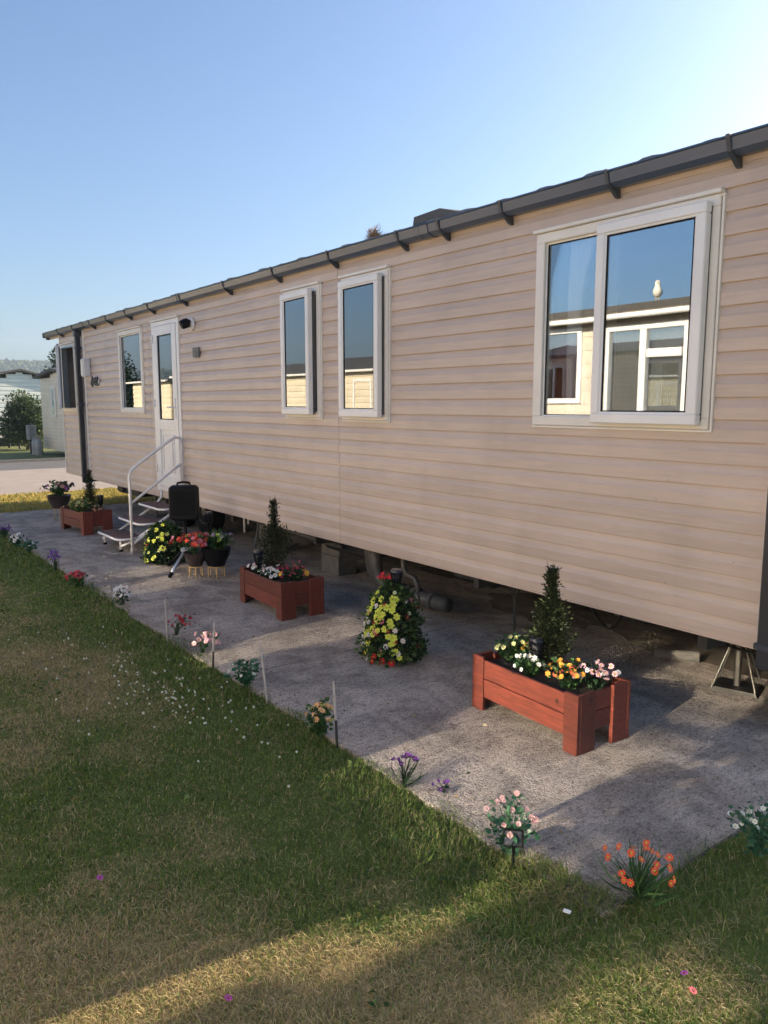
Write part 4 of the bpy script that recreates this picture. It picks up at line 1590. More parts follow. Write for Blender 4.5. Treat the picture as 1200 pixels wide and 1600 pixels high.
def clump(name, loc, label, cat, hgt, rad, leaf_cols, flowers, nleaf=220, leaf=0.022, lw=0.4, group=None, lean=(0, 0), stem_n=14, strap=False, base=0.0):
    """a bunch of stems with leaves and separate blossoms: flowers = [(kind, rgb, count, size, zlo, zhi)]"""
    if group == GB:
        hgt, rad, nleaf, stem_n = hgt * 1.15, rad * 1.22, int(nleaf * 1.8), stem_n + 8
        flowers = [(k_, c_, int(n_ * 1.6), s_ * 1.05, a_, b_) for k_, c_, n_, s_, a_, b_ in flowers]
    t = thing(name, label, cat, loc, 0, group)
    b = MB()
    tips = []
    for k in range(stem_n):
        a_ = k * 2.4 + random.random()
        r_ = rad * math.sqrt((k + .6) / stem_n)
        h_ = hgt * (1 - .38 * (r_ / rad) ** 2) * random.uniform(.82, 1.0)
        tip = Vector((r_ * math.cos(a_) + lean[0], r_ * math.sin(a_) + lean[1], h_))
        mid = Vector((tip.x * .35, tip.y * .35, h_ * .55))
        b.tube([(random.uniform(-.01, .01), random.uniform(-.01, .01), base), mid, tip], [.0022, .0018, .0012], 4, c=leaf_cols[0])
        tips.append((mid, tip))
    b.build('stems', 'leaf', t)
    P, DD = [], []
    for k in range(nleaf):
        mid, tip = random.choice(tips)
        if strap:
            s = 0.0
            p = Vector((random.uniform(-.012, .012), random.uniform(-.012, .012), 0))
            d = Vector((tip.x * 1.3 + random.gauss(0, .03), tip.y * 1.3 + random.gauss(0, .03), tip.z * random.uniform(.6, 1)))
        else:
            s = random.uniform(0.15, 1.0)
            p = mid * (2 * s) if s < .5 else mid.lerp(tip, (s - .5) * 2)
            p = p + Vector((random.gauss(0, .012), random.gauss(0, .012), random.gauss(0, .008)))
            p.z = max(p.z, .006)
            d = Vector((p.x + random.gauss(0, .05), p.y + random.gauss(0, .05), random.uniform(-.01, .08)))
        P.append(p)
        DD.append(d)
    sizes = np.array([d.length * .95 if strap else leaf for d in DD])
    leaf_mesh('foliage', np.array(P), np.array(DD), sizes, tint_of(nleaf, *leaf_cols), 'leaf', t, width=(0.022 if strap else lw))
    for (kind, rgb, cnt, size, zlo, zhi) in flowers:
        me_ = blossom_mesh(kind, rgb)
        order = list(range(len(tips)))
        random.shuffle(order)
        for k in range(cnt):
            mid, tip = tips[order[k % len(tips)]]
            p = mid.lerp(tip, random.uniform(.75, 1.08)) + Vector((random.gauss(0, rad * .16), random.gauss(0, rad * .16), 0))
            p.z = min(max(p.z + random.uniform(-.02, .015), hgt * zlo), hgt * zhi)
            nrm = Vector((p.x + random.gauss(0, .05) + .03, p.y - .05 + random.gauss(0, .05), .07 + random.random() * .06))
            put_blossom(t, me_, p, nrm, size * random.uniform(.8, 1.15))
    return t


GREEN = [(0.05, 0.12, 0.035), (0.035, 0.09, 0.03), (0.08, 0.16, 0.05)]
BLUEG = [(0.05, 0.16, 0.09), (0.035, 0.12, 0.07), (0.09, 0.20, 0.11)]
DARKG = [(0.025, 0.06, 0.025), (0.02, 0.045, 0.02), (0.04, 0.085, 0.03)]
# nearest planter
clump('flower_clump', (-2.71, 2.92, .225), 'pale yellow flowers at the left end of the nearest planter', 'flowers', .145, .10, GREEN, [('cup', (.72, .72, .35), 12, .012, .5, 1.1)], 260, .024, group=GB)
clump('flower_clump', (-2.64, 3.00, .225), 'purple and orange pansies behind the pale yellow flowers in the nearest planter', 'flowers', .165, .07, GREEN, [('daisy', (.16, .07, .35), 7, .014, .6, 1.1), ('daisy', (.75, .42, .05), 8, .014, .4, .95)], 150, group=GB)
clump('flower_clump', (-2.53, 2.83, .225), 'bunch of small white flowers at the front of the nearest planter', 'flowers', .125, .06, GREEN, [('cup', (.85, .85, .82), 15, .012, .4, 1.1)], 160, group=GB)
clump('flower_clump', (-2.30, 2.86, .225), 'orange and red flowers right of the conifer in the nearest planter', 'flowers', .145, .085, GREEN, [('cup', (.75, .36, .06), 11, .013, .4, 1.1), ('daisy', (.62, .10, .05), 9, .013, .3, 1.1)], 240, group=GB)
clump('flower_clump', (-2.21, 2.94, .225), 'pink and white daisies at the right end of the nearest planter', 'flowers', .135, .08, DARKG, [('daisy', (.82, .45, .52), 12, .015, .5, 1.1), ('daisy', (.75, .75, .85), 5, .013, .6, 1.15)], 120, group=GB)
# middle planter
clump('flower_clump', (-5.44, 2.86, .215), 'white and pink flowers at the left end of the middle planter', 'flowers', .11, .08, DARKG, [('daisy', (.82, .55, .68), 8, .015, .4, 1.1), ('daisy', (.85, .85, .85), 8, .015, .4, 1.1)], 120, group=GB)
clump('flower_clump', (-5.20, 2.84, .215), 'white daisies in front of the conifer in the middle planter', 'flowers', .115, .07, DARKG, [('daisy', (.86, .86, .86), 14, .016, .5, 1.1)], 150, group=GB)
clump('flower_clump', (-5.02, 2.93, .215), 'deep pink flowers with one orange bloom at the right end of the middle planter', 'flowers', .15, .09, DARKG, [('bell', (.55, .06, .17), 16, .017, .4, 1.1), ('cup', (.80, .45, .06), 3, .022, .6, .9)], 170, group=GB)
# far planter
clump('flower_clump', (-9.88, 2.71, .215), 'pale green and yellow blooms at the near corner of the farthest planter', 'flowers', .20, .13, [(.12, .18, .05), (.08, .14, .04), (.2, .25, .08)], [('cup', (.62, .66, .30), 14, .018, .4, 1.1), ('cup', (.75, .45, .25), 6, .018, .4, 1.0)], 260, .03, group=GB)
clump('flower_clump', (-9.78, 2.88, .215), 'reddish foliage at the right end of the farthest planter', 'flowers', .11, .08, [(.12, .09, .05), (.10, .12, .05)], [('daisy', (.60, .22, .15), 6, .016, .4, 1.1)], 130, group=GB)


# solar torch lights
def torch(loc, label, hgt=0.42, tilt=0.0):
    t = thing('solar_torch', label, 'garden light', loc, 0, 'black solar torch lights')
    t.rotation_euler = (tilt, tilt * .6, 0)
    b = MB()
    b.tube([(0, 0, 0), (0, 0, hgt - .13)], .008, 8)
    b.build('stake', 'black', t)
    b = MB()
    b.lathe([(.008, hgt - .15), (.014, hgt - .13), (.026, hgt - .115), (.024, hgt - .11)], 12)
    b.build('cup', 'black', t, 'auto')
    b = MB()
    for k in range(12):
        a_ = 2 * math.pi * k / 12
        b.tube([(.024 * math.cos(a_), .024 * math.sin(a_), hgt - .112), (.036 * math.cos(a_), .036 * math.sin(a_), hgt - .03)], .0032, 4)
    for z, r_ in ((hgt - .085, .028), (hgt - .06, .032)):
        b.tube([(r_ * math.cos(2 * math.pi * k / 14), r_ * math.sin(2 * math.pi * k / 14), z) for k in range(15)], .0028, 4)
    b.build('cage', 'black', t)
    b = MB()
    b.lathe([(.015, hgt - .11), (.026, hgt - .035)], 10)
    b.build('lantern_core', 'charcoal', t, True)
    b = MB()
    b.lathe([(.038, hgt - .03), (.040, hgt - .012), (.034, hgt)], 14)
    b.build('solar_cap', 'panel', t, 'auto')


torch((-2.52, 2.865, .20), 'black solar torch standing in the nearest planter in front of the conifer', .235)
torch((-5.40, 2.83, .19), 'black solar torch standing in the middle planter', .26, .06)
torch((-9.93, 2.97, .19), 'black solar torch behind the conifer of the farthest planter', .26)
torch((-3.80, 2.97, 0), 'black solar torch behind the top of the flower cone', .55)
torch((-7.0, 3.12, 0), 'black solar torch on a thin stake behind the black flower pot', .55)


# flower cones
def flower_cone(loc, hgt, rad, label, spec, seed):
    random.seed(seed)
    t = thing('flower_cone', label, 'topiary', loc, 0, 'flower-covered cones')
    b = MB()
    b.lathe([(rad * .8, .01), (rad * .74, hgt * .35), (rad * .5, hgt * .7), (rad * .12, hgt * .95)], 14)
    b.build('core', mat('cone_core_%d' % seed, (0.012, 0.018, 0.01), 0.95, 0.4, 30), t)
    n = 2600
    f = RNG.random(n) ** 1.05
    z = hgt * f
    rr_ = rad * np.interp(f, [0, .15, .4, .7, .9, 1], [.96, 1.0, 1.0, .82, .55, .2]) * (0.72 + 0.36 * RNG.random(n) + .22 * (RNG.random(n) < .14)) * (.9 + .25 * vnoise(f * 4, np.zeros(n), .5, seed))
    a_ = RNG.uniform(0, 2 * np.pi, n)
    P = np.stack([rr_ * np.cos(a_), rr_ * np.sin(a_), z + .008], 1)
    DD = np.stack([np.cos(a_) + RNG.normal(size=n) * .6, np.sin(a_) + RNG.normal(size=n) * .6, RNG.normal(size=n) * .6 + .2], 1)
    leaf_mesh('foliage', P, DD, np.full(n, .026), tint_of(n, (.05, .105, .03), (.035, .08, .025), (.09, .15, .04), (.025, .055, .02)), 'leaf', t, width=.42)
    for (kind, rgb, cnt, size, z0_, z1_, a0, a1) in spec:
        me_ = blossom_mesh(kind, rgb)
        for k in range(cnt):
            f_ = z0_ + (z1_ - z0_) * (k + random.random()) / cnt
            an = R(random.uniform(a0, a1))
            r_ = rad * float(np.interp(f_, [0, .15, .4, .7, .9, 1], [1.0, 1.03, 1.02, .86, .6, .28])) * 1.06
            p = (r_ * math.cos(an), r_ * math.sin(an), f_ * hgt + .012)
            put_blossom(t, me_, p, (math.cos(an), math.sin(an), .45), size * random.uniform(.85, 1.15))
    return t


LIME = (0.68, 0.76, 0.11)
# camera looks along (-0.79, 0.6): the visible side faces azimuth about -37; image left is azimuth about 233
flower_cone((-3.72, 2.88, 0), .46, .165, 'leafy cone of lime yellow and red blooms right of the middle planter',
            [('cup', LIME, 24, .024, .05, .97, 195, 262), ('cup', LIME, 22, .023, .08, .9, 255, 335), ('cup', (.78, .72, .70), 9, .018, .1, .9, 210, 380), ('cup', (.70, .20, .32), 7, .018, .15, .95, 230, 390), ('cup', LIME, 7, .022, .35, .9, 275, 310), ('ball', (.75, .74, .72), 6, .018, .02, .6, 220, 300), ('cup', (.55, .03, .04), 5, .022, .0, .12, 200, 330), ('cup', (.30, .02, .04), 8, .018, .2, .8, 270, 400), ('cup', (.70, .74, .45), 5, .014, .6, .95, 320, 390)], 5)
tul = clump('tulip_bunch', (-3.76, 2.85, .43), 'small red tulips sticking out of the top of the flower cone', 'flowers', .11, .035, GREEN, [('bell', (.78, .05, .10), 11, .024, .75, 1.05)], 30, .03)
flower_cone((-7.48, 2.86, 0), .40, .185, 'cone of foliage with lime green blooms beside the tripod', [('cup', LIME, 42, .024, .02, .97, 190, 335), ('cup', (.60, .68, .25), 14, .020, .05, .9, 190, 350), ('cup', (.55, .08, .08), 5, .018, .3, .9, 200, 340)], 9)


# bowls on gold wire stands
def wire_stand(loc, label, h=.10, r=.07, group='gold wire plant stands'):
    t = thing('plant_stand', label, 'plant stand', loc, 0.4, group)
    b = MB()
    ring = [(r * math.cos(2 * math.pi * k / 20), r * math.sin(2 * math.pi * k / 20), h) for k in range(21)]
    b.tube(ring, .004, 6)
    b.build('ring', 'gold', t, True)
    for k in range(4):
        a_ = math.pi / 4 + k * math.pi / 2
        b = MB()
        x, y = r * math.cos(a_), r * math.sin(a_)
        b.tube([(x * .96, y * .96, h - .002), (x * .96, y * .96, .005), (x * 1.1, y * 1.1, .004)], .0042, 6)
        b.tube([(x * .70, y * .70, h - .004), (x * .70, y * .70, .02), (x * .96, y * .96, .018)], .003, 5)
        b.build('leg', 'gold', t, True)
    return t


def bowl(loc, r, h, m_, label, group):
    t = thing('flower_bowl', label, 'pot', loc, 0, group)
    b = MB()
    b.lathe([(r * .55, 0), (r * .62, .006), (r * .66, h * .2), (r * .9, h * .55), (r * 1.0, h * .9), (r * 1.05, h), (r * .97, h), (r * .92, h * .88), (r * .8, h * .8)], 24)
    b.build('body', m_, t, 'auto')
    b = MB()
    b.lathe([(r * .86, h * .80), (r * .85, h * .84)], 20)
    b.build('soil', 'soil', t)
    return t


wire_stand((-6.56, 2.99, 0), 'gold wire stand under the black flower bowl', .10, .075)
bowl((-6.56, 2.99, .105), .135, .17, 'black', 'black round bowl of green and purple flowers on a gold stand', 'flower bowls')
clump('flower_clump', (-6.56, 2.99, .245), 'leafy green and lilac flowers in the black bowl', 'flowers', .20, .18, GREEN, [('cup', (.50, .36, .58), 6, .024, .5, 1.1), ('cup', (.55, .70, .15), 6, .024, .5, 1.1), ('daisy', (.75, .70, .75), 6, .02, .2, .9)], 420, .04)
wire_stand((-6.66, 2.83, 0), 'gold wire stand under the brown flower bowl beside the tripod', .10, .06)
bowl((-6.66, 2.83, .105), .105, .13, 'brown_bowl', 'small brown bowl of red flowers on a gold stand', 'flower bowls')
clump('flower_clump', (-6.67, 2.82, .21), 'mass of red and pink flowers in the brown bowl', 'flowers', .21, .18, GREEN, [('cup', (.72, .06, .05), 38, .023, .15, 1.05), ('cup', (.72, .25, .38), 12, .024, .4, 1.1), ('cup', (.68, .62, .20), 5, .024, .5, 1.1)], 150, .03)
wire_stand((-11.25, 2.80, 0), 'gold wire stand under the far basket of petunias', .15, .08)
bowl((-11.25, 2.80, .155), .155, .18, 'brown_bowl', 'dark wicker-look bowl of mixed flowers at the far end of the pad', 'flower bowls')
clump('flower_clump', (-11.25, 2.80, .31), 'purple, pink and lime flowers in the far bowl', 'flowers', .24, .19, GREEN, [('cup', (.35, .10, .42), 10, .03, .3, 1.0), ('cup', (.80, .42, .35), 8, .03, .4, 1.0), ('cup', (.70, .74, .50), 8, .028, .3, .8), ('cup', (.03, .02, .04), 5, .032, .8, 1.1)], 320, .042)

# flowers stuck along the lawn edge
GE = 'flowers along the lawn edge'
clump('flower_stake', (-10.05, 1.86, 0), 'purple flowers farthest left on the lawn edge', 'flowers', .16, .07, DARKG, [('bell', (.25, .10, .45), 14, .026, .5, 1.1)], 60, .03, group=GE)
clump('flower_stake', (-9.35, 1.84, 0), 'white and mauve flowers second from the far end of the lawn edge', 'flowers', .15, .08, BLUEG, [('daisy', (.80, .78, .82), 16, .022, .5, 1.1)], 120, .03, group=GE)
clump('flower_stake', (-8.85, 1.86, 0), 'low blue-green sprig beside the white and mauve flowers on the lawn edge', 'flowers', .15, .07, BLUEG, [('daisy', (.65, .72, .72), 6, .016, .5, 1.1)], 160, .032, group=GE)
clump('flower_stake', (-7.75, 1.86, 0), 'violet irises on the lawn edge opposite the steps', 'flowers', .19, .05, DARKG, [('bell', (.24, .11, .48), 12, .030, .6, 1.1)], 24, .03, group=GE, strap=True)
clump('flower_stake', (-6.88, 1.82, 0), 'bright coral red flower bunch on the far lawn edge', 'flowers', .15, .085, GREEN, [('bell', (.72, .08, .14), 26, .026, .45, 1.1)], 90, .03, group=GE)
clump('flower_stake', (-6.05, 1.94, 0), 'small white and grey flowers on the lawn edge before the tripod', 'flowers', .17, .07, DARKG, [('daisy', (.72, .76, .82), 12, .018, .5, 1.1)], 60, .024, group=GE)
clump('flower_stake', (-5.02, 1.97, 0), 'crimson flowers beside the farthest metal stake', 'flowers', .15, .075, DARKG, [('bell', (.55, .03, .08), 16, .020, .5, 1.15)], 30, .024, group=GE, lean=(.03, .03))
clump('flower_stake', (-4.55, 1.96, 0), 'pale pink flowers left of the second metal stake', 'flowers', .14, .085, GREEN, [('daisy', (.80, .42, .50), 18, .018, .5, 1.15)], 50, .022, group=GE, lean=(.02, .02))
clump('flower_stake', (-3.82, 1.90, 0), 'green leafy sprigs with tiny white buds by the third metal stake', 'flowers', .17, .10, BLUEG, [('cup', (.72, .76, .70), 9, .010, .4, 1.1)], 260, .026, group=GE)
clump('flower_stake', (-3.00, 1.88, 0), 'peach and yellow flowers left of the nearest metal stake', 'flowers', .20, .065, GREEN, [('cup', (.82, .48, .25), 14, .014, .55, 1.1), ('cup', (.70, .66, .20), 6, .012, .35, .8)], 240, .024, group=GE)
clump('flower_stake', (-2.38, 1.90, 0), 'dark purple irises with strap leaves on the near lawn edge', 'flowers', .17, .055, DARKG, [('bell', (.13, .035, .27), 9, .019, .65, 1.1)], 26, .03, group=GE, strap=True, lean=(.02, .01))
clump('flower_stake', (-2.24, 2.00, 0.002), 'fallen purple iris blooms on the concrete beside the dark purple irises', 'flowers', .045, .045, DARKG, [('bell', (.13, .035, .27), 5, .017, .2, 1.1)], 8, .02, group=GE, stem_n=5)
clump('flower_stake', (-1.74, 1.88, 0), 'pale pink flowers with blue-green leaves and a small solar panel on a stake', 'flowers', .24, .085, BLUEG, [('ball', (.82, .50, .50), 15, .0125, .5, 1.1)], 300, .024, group=GE, base=.06)
clump('flower_stake', (-1.345, 2.06, 0), 'orange red flowers on fanned grassy leaves at the corner of the concrete', 'flowers', .20, .11, [(.05, .12, .04), (.03, .08, .03), (.09, .17, .05)], [('daisy', (.85, .11, .035), 24, .0125, .45, 1.1)], 70, .03, group=GE, strap=True, stem_n=22)
clump('flower_stake', (-1.235, 2.60, 0), 'white flowers with green leaves at the right edge beyond the orange flowers', 'flowers', .20, .09, BLUEG, [('cup', (.80, .84, .78), 16, .011, .4, 1.1)], 320, .022, group=GE)
# solar panel on its stake under the pink flowers
sp_ = thing('solar_light', 'small black solar panel light on a stake in front of the pale pink flowers', 'garden light', (-1.70, 1.845, 0), R(20))
b = MB()
b.tube([(0, 0, 0), (0, 0, .09)], .006, 6)
b.build('stake', 'black', sp_)
b = MB()
T = Matrix.Translation((0, 0, .115)) @ Matrix.Rotation(R(58), 4, 'X') @ Matrix.Rotation(R(12), 4, 'Z')
b.box((-.036, -.028, -.005), (.036, .028, .005), T, bev=.002)
hd = b.build('head', 'black', sp_)
b = MB()
b.box((-.030, -.022, .0055), (.030, .022, .0065), T)
b.build('cell', 'panel', hd)

# metal stakes along the edge
for i, (x, y, h_, lx_, ly_, lab) in enumerate(((-4.95, 1.88, .285, -.01, .0, 'farthest of four thin metal stakes on the lawn edge, beside crimson flowers'),
                                              (-4.22, 1.88, .295, .02, .01, 'second farthest thin metal stake on the lawn edge, right of pale pink flowers'),
                                              (-3.57, 1.90, .315, -.05, -.01, 'leaning thin metal stake among green sprigs on the lawn edge'),
                                              (-2.90, 1.91, .30, -.025, .0, 'nearest thin metal stake right of the peach flowers'))):
    t = thing('metal_stake', lab, 'stake', (x, y, 0), 0, 'thin metal stakes on the lawn edge')
    b = MB()
    b.tube([(0, 0, -.02), (lx_ * .35, ly_ * .35, h_ * .38)], .0065, 8)
    b.build('lower_rod', 'chassis' if i in (1, 3) else 'galv', t)
    b = MB()
    b.tube([(lx_ * .35, ly_ * .35, h_ * .38), (lx_, ly_, h_)], [.0075, .006], 8)
    b.build('upper_rod', 'galv', t)

# dry leaf bits and grit blown along the concrete
n = 900
x = RNG.uniform(-9.5, -1.4, n)
y = 1.93 + np.abs(RNG.normal(size=n)) * .22
far_ = RNG.random(n) < .35
y[far_] = RNG.uniform(1.95, 3.6, far_.sum())
P = np.stack([x, y, np.full(n, .003)], 1)
o = leaf_mesh('leaf_litter', P, np.stack([RNG.normal(size=n), RNG.normal(size=n), RNG.random(n) * .35], 1), RNG.uniform(.006, .02, n), tint_of(n, (.30, .22, .10), (.20, .14, .07), (.40, .34, .2), (.10, .12, .04)), 'straw', width=.28)
o['kind'] = 'stuff'
o['label'] = 'dry leaf bits and grass clippings scattered on the concrete'
# broad weed leaves in the lawn
n = 2600
x, y = RNG.uniform(-7, -.5, n), RNG.uniform(.0, 1.85, n)
cx_, cy_ = vnoise(x, y, .22, 91), vnoise(x, y, .5, 93)
k = (cx_ * .5 + cy_ * .5) > .60
x, y = x[k], y[k]
n = len(x)
P = np.stack([x, y, np.full(n, .004)], 1)
o = leaf_mesh('lawn_weeds', P, np.stack([RNG.normal(size=n), RNG.normal(size=n), .35 + .3 * RNG.random(n)], 1), RNG.uniform(.012, .028, n), tint_of(n, (.07, .14, .04), (.05, .11, .035), (.10, .16, .05)), 'grass', width=.32)
o['kind'] = 'stuff'
o['label'] = 'patches of broad green weed leaves in the lawn'

# dark wrought ornament hanging under the wall behind the nearest planter
orn = thing('hanging_ornament', 'dark twisted metal ornament standing behind the left end of the nearest planter', 'ornament', (-3.27, 3.50, 0))
b = MB()
b.tube([(0, 0, .47), (.004, 0, .30), (0, .003, .02)], .009, 6)
b.build('rod', 'chassis', orn)
for z0_, s in ((.39, 1), (.14, -1)):
    for k in range(5):
        a_ = k * 1.2566
        b = MB()
        b.tube([(0, 0, z0_), (.025 * math.cos(a_), .025 * math.sin(a_), z0_ + s * .03), (.03 * math.cos(a_), .03 * math.sin(a_), z0_ + s * .065), (.016 * math.cos(a_), .016 * math.sin(a_), z0_ + s * .09)], .0045, 5)
        b.build('finger', 'steel' if s < 0 else 'chassis', orn)

# clover heads in the lawn
cl = blossom_mesh('ball', (.74, .74, .66))
for k in range(125):
    if k < 95:
        x, y = random.gauss(-3.95, .42), random.gauss(1.50, .14)
    else:
        x, y = random.uniform(-5.6, -3.6), random.uniform(.95, 1.6)
    if y > 1.84:
        continue
    o = bpy.data.objects.new('clover_flower', cl)
    COL.objects.link(o)
    s = random.uniform(.0055, .0085)
    o.scale = (s, s, s)
    o.location = (x, y, .026 + random.random() * .012)
    o.rotation_euler = (random.gauss(0, .3), random.gauss(0, .3), random.random() * 6)
    tag(o, 'small white clover head in the scatter of clover on the lawn', 'clover', 'white clover heads in the lawn')
# loose petals and scraps
for (x, y, z, rgb, lab) in ((-1.65, 2.94, .006, (.42, .05, .36), 'magenta petal cluster lying on the concrete right of the nearest planter'),
                           (-2.46, .67, .035, (.45, .06, .38), 'magenta blossom lying on the dry grass at lower left'),
                           (-1.04, 1.83, .035, (.35, .05, .36), 'purple blossom lying on the grass at lower right'),
                           (-0.99, 1.79, .035, (.62, .04, .08), 'red blossom lying on the grass at lower right'),
                           (-1.72, .78, .035, (.55, .05, .35), 'magenta blossom lying on the grass at the bottom of the lawn')):
    o = bpy.data.objects.new('fallen_blossom', blossom_mesh('daisy', rgb, (.2, .03, .1)))
    COL.objects.link(o)
    o.location = (x, y, z)
    o.scale = (.0115,) * 3
    o.rotation_euler = (.3, .2, random.random() * 6)
    tag(o, lab, 'blossom', 'fallen blossoms')
b = MB()
b.box((-.012, -.008, 0), (.012, .008, .006), bev=.002)
o = b.build('litter_scrap', 'white', None, False, (-1.41, 1.78, .03), .4)
tag(o, 'small white scrap of litter on the grass near the concrete corner', 'litter')


# ================================================================== OTHER CARAVANS
def far_caravan(name, label, loc, rotz, L, W, zb, eave, ridge, m_, roof_m, wins, pitch, gut_m='white', individual=False, depth=.0, ends=True):
    """local frame: long front wall on y=0 facing -y, body towards +y, x 0..L"""
    t = thing(name, label, 'caravan', loc, rotz)
    rows_ = []
    z = zb
    while z < eave - .01:
        rows_.append((z, min(z + pitch, eave)))
        z += pitch
    ops = [(w_[0], w_[1], w_[2], w_[3]) for w_ in wins]
    if individual:
        clad(t, 0, L, rows_, ops, [], 0, m_, -1, .001, .9)
    else:
        b = MB()
        for (z0, z1) in rows_:
            board_piece(b, 0, L, z0, z1, z0, z1, 0, -1, pitch / PITCHZ)
        b.build('cladding', m_, t)
    b = MB()
    b.box((.02, .005, zb + .01), (L - .02, .06, eave - .01) if not ops else (.021, .06, eave - .01))
    if ops:
        xs_ = sorted({.02, L - .02} | {v for o in ops for v in o[:2]})
        for a, b_ in zip(xs_[:-1], xs_[1:]):
            mid = (a + b_) / 2
            segs = [(zb + .01, eave - .01)]
            for o in ops:
                if o[0] < mid < o[1]:
                    segs = [(zb + .01, o[2]), (o[3], eave - .01)]
            for za, zb_ in segs:
                b.box((a, .005, za), (b_, .06, zb_))
    b.build('wall_backing', 'interior', t)
    b = MB()
    b.box((.02, W - .06, zb), (L - .02, W, eave))
    b.build('rear_wall', m_, t)
    for x in (0, L):
        b = MB()
        s = -1 if x == 0 else 1
        z = zb
        while z < ridge - .05:
            z1 = min(z + pitch, ridge - .03)
            y0 = .0 if z1 <= eave else (z1 - eave) / (ridge - eave) * W / 2
            dpt = .02 * pitch / PITCHZ
            pr = [(x + s * dpt, z), (x + s * dpt * .9, z + (z1 - z) * .6), (x + s * .004, z1)]
            vs = []
            for yy in (y0 + .005, W - y0 - .005):
                vs += [(px, yy, pz) for px, pz in pr] + [(x - s * .04, yy, z1), (x - s * .04, yy, z)]
            b.add(vs, [(i, (i + 1) % 5, (i + 1) % 5 + 5, i + 5) for i in range(5)] + [(4, 3, 2, 1, 0), (5, 6, 7, 8, 9)])
            z = z1
        b.build('end_wall', m_, t)
    b = MB()
    ov = .18
    sl_ = (ridge - eave) / (W / 2)
    e0 = eave - ov * sl_ + .02
    for side in (0, 1):
        y0, y1 = (-ov, W / 2) if side == 0 else (W + ov, W / 2)
        vs = [(-ov, y0, e0), (L + ov, y0, e0), (L + ov, y1, ridge + .02), (-ov, y1, ridge + .02)]
        vs += [(x_, y_, z_ + .075) for x_, y_, z_ in vs]
        b.add(vs, [(0, 1, 2, 3), (7, 6, 5, 4), (0, 4, 5, 1), (1, 5, 6, 2), (2, 6, 7, 3), (3, 7, 4, 0)])
    b.build('roof', roof_m, t)
    b = MB()
    b.box((-ov, -ov - .11, e0 - .02), (L + ov, -ov - .005, e0 + .045), bev=.015)
    b.build('gutter', gut_m, t)
    for w_ in wins:
        a, b_, c_, d_ = w_[:4]
        fb = MB()
        frame_box(fb, a - .02, b_ + .02, c_ - .02, d_ + .02, .075, -.05, .05, bev=.006)
        wo = fb.build('window', 'white' if gut_m == 'white' else 'cream', t)
        bars = w_[4] if len(w_) > 4 else []
        for (bx0, bx1, bz0, bz1) in bars:
            k = MB()
            k.box((bx0, -.045, bz0), (bx1, .04, bz1), bev=.005)
            k.build('mullion', 'white', wo)
        k = MB()
        k.box((a + .05, -.005, c_ + .05), (b_ - .05, .0, d_ - .05))
        k.build('pane', 'glass_far', wo)
        cm = w_[5] if len(w_) > 5 else 'drape'
        if cm:
            k = MB()
            nf = max(3, int((b_ - a) / .07))
            vs, fs = [], []
            for i in range(nf * 4 + 1):
                xx = a + .04 + (b_ - a - .08) * i / (nf * 4)
                yy = .09 + .018 * math.sin(i * math.pi / 2)
                vs += [(xx, yy, c_ + .03), (xx, yy, d_ - .03)]
            for i in range(nf * 4):
                fs.append((2 * i, 2 * i + 2, 2 * i + 3, 2 * i + 1))
            k.add(vs, fs).build('blind', cm, wo, True)
    return t


# opposite row: its sunlit wall faces ours and shows in our window panes. Local x runs to -X.
OX = -1.0 + 4.0            # world X of local 0
OY = 2 * D - 9.0


def lw(xw):
    return OX - xw


wl = (lw(-7.22), lw(-7.97), 1.62, 2.66)
wr = (lw(-5.60), lw(-6.84), 1.20, 2.62, [(lw(-6.20), lw(-6.30), 1.25, 2.57), (lw(-5.68), lw(-6.19), 2.20, 2.31)], 'drape')
far_caravan('static_caravan', 'sunlit pale peach caravan opposite, mirrored in the largest window with a gull on it', (OX, OY, 0), math.pi, 12.5, 3.7, .45, 2.74, 3.10, 'opp_cream', 'brown_roof',
            [(*wl, [], 'terracotta'), wr, (lw(-3.45), lw(-4.05), 1.4, 2.6, [], 'drape'), (lw(-1.0), lw(-2.2), 1.3, 2.6, [], 'drape'), (lw(.8), lw(-.4), 1.3, 2.6, [], 'drape')], .19, 'white', True)
far_caravan('static_caravan', 'cream caravan across the lawn, mirrored in the two half-open middle windows', (-13.0, -6.2, 0), math.pi - R(8), 14, 3.7, .3, 2.55, 3.0, 'far_cream', 'far_roof',
            [(2.0, 3.2, 1.3, 2.3, [], 'drape'), (5.5, 6.3, 1.3, 2.3, [], 'drape'), (8.5, 10, 1.3, 2.3, [], 'drape')], .19)
far_caravan('static_caravan', 'cream caravan mirrored in the glass of the white door', (-28.5, -4.6, 0), math.pi, 4.2, 9.5, .3, 2.45, 2.95, 'far_cream', 'far_roof', [(1.2, 2.6, 1.3, 2.2, [], 'drape')], .19)
# left background: gable end of a cream caravan, pale green caravan behind
E_ = far_caravan('static_caravan', 'cream caravan across the road with grey gas cylinders at its corner', (-23.6, 6.5 , 0), R(90), 11, 4.0, .12, 2.42, 2.60, 'far_cream', 'far_roof', [], .11, 'gutter_dark')
b = MB()
frame_box(b, -.24, .24, 1.18, 2.14, .07, -.03, .01, Matrix.Translation((-25.95, 6.47, 0)))
wE = thing('x', None, None)
bpy.data.objects.remove(wE)
mI = E_.matrix_basis
E_inv = (Matrix.Translation(E_.location) @ Matrix.Rotation(R(90), 4, 'Z')).inverted()
b.v = [tuple(E_inv @ Vector(p)) for p in b.v]
ew = b.build('window', 'white', E_)
b = MB()
b.box((-.17, -.02, 1.25), (.17, -.012, 2.07), Matrix.Translation((-25.95, 6.47, 0)))
b.v = [tuple(E_inv @ Vector(p)) for p in b.v]
b.build('pane', 'glass_far', ew)
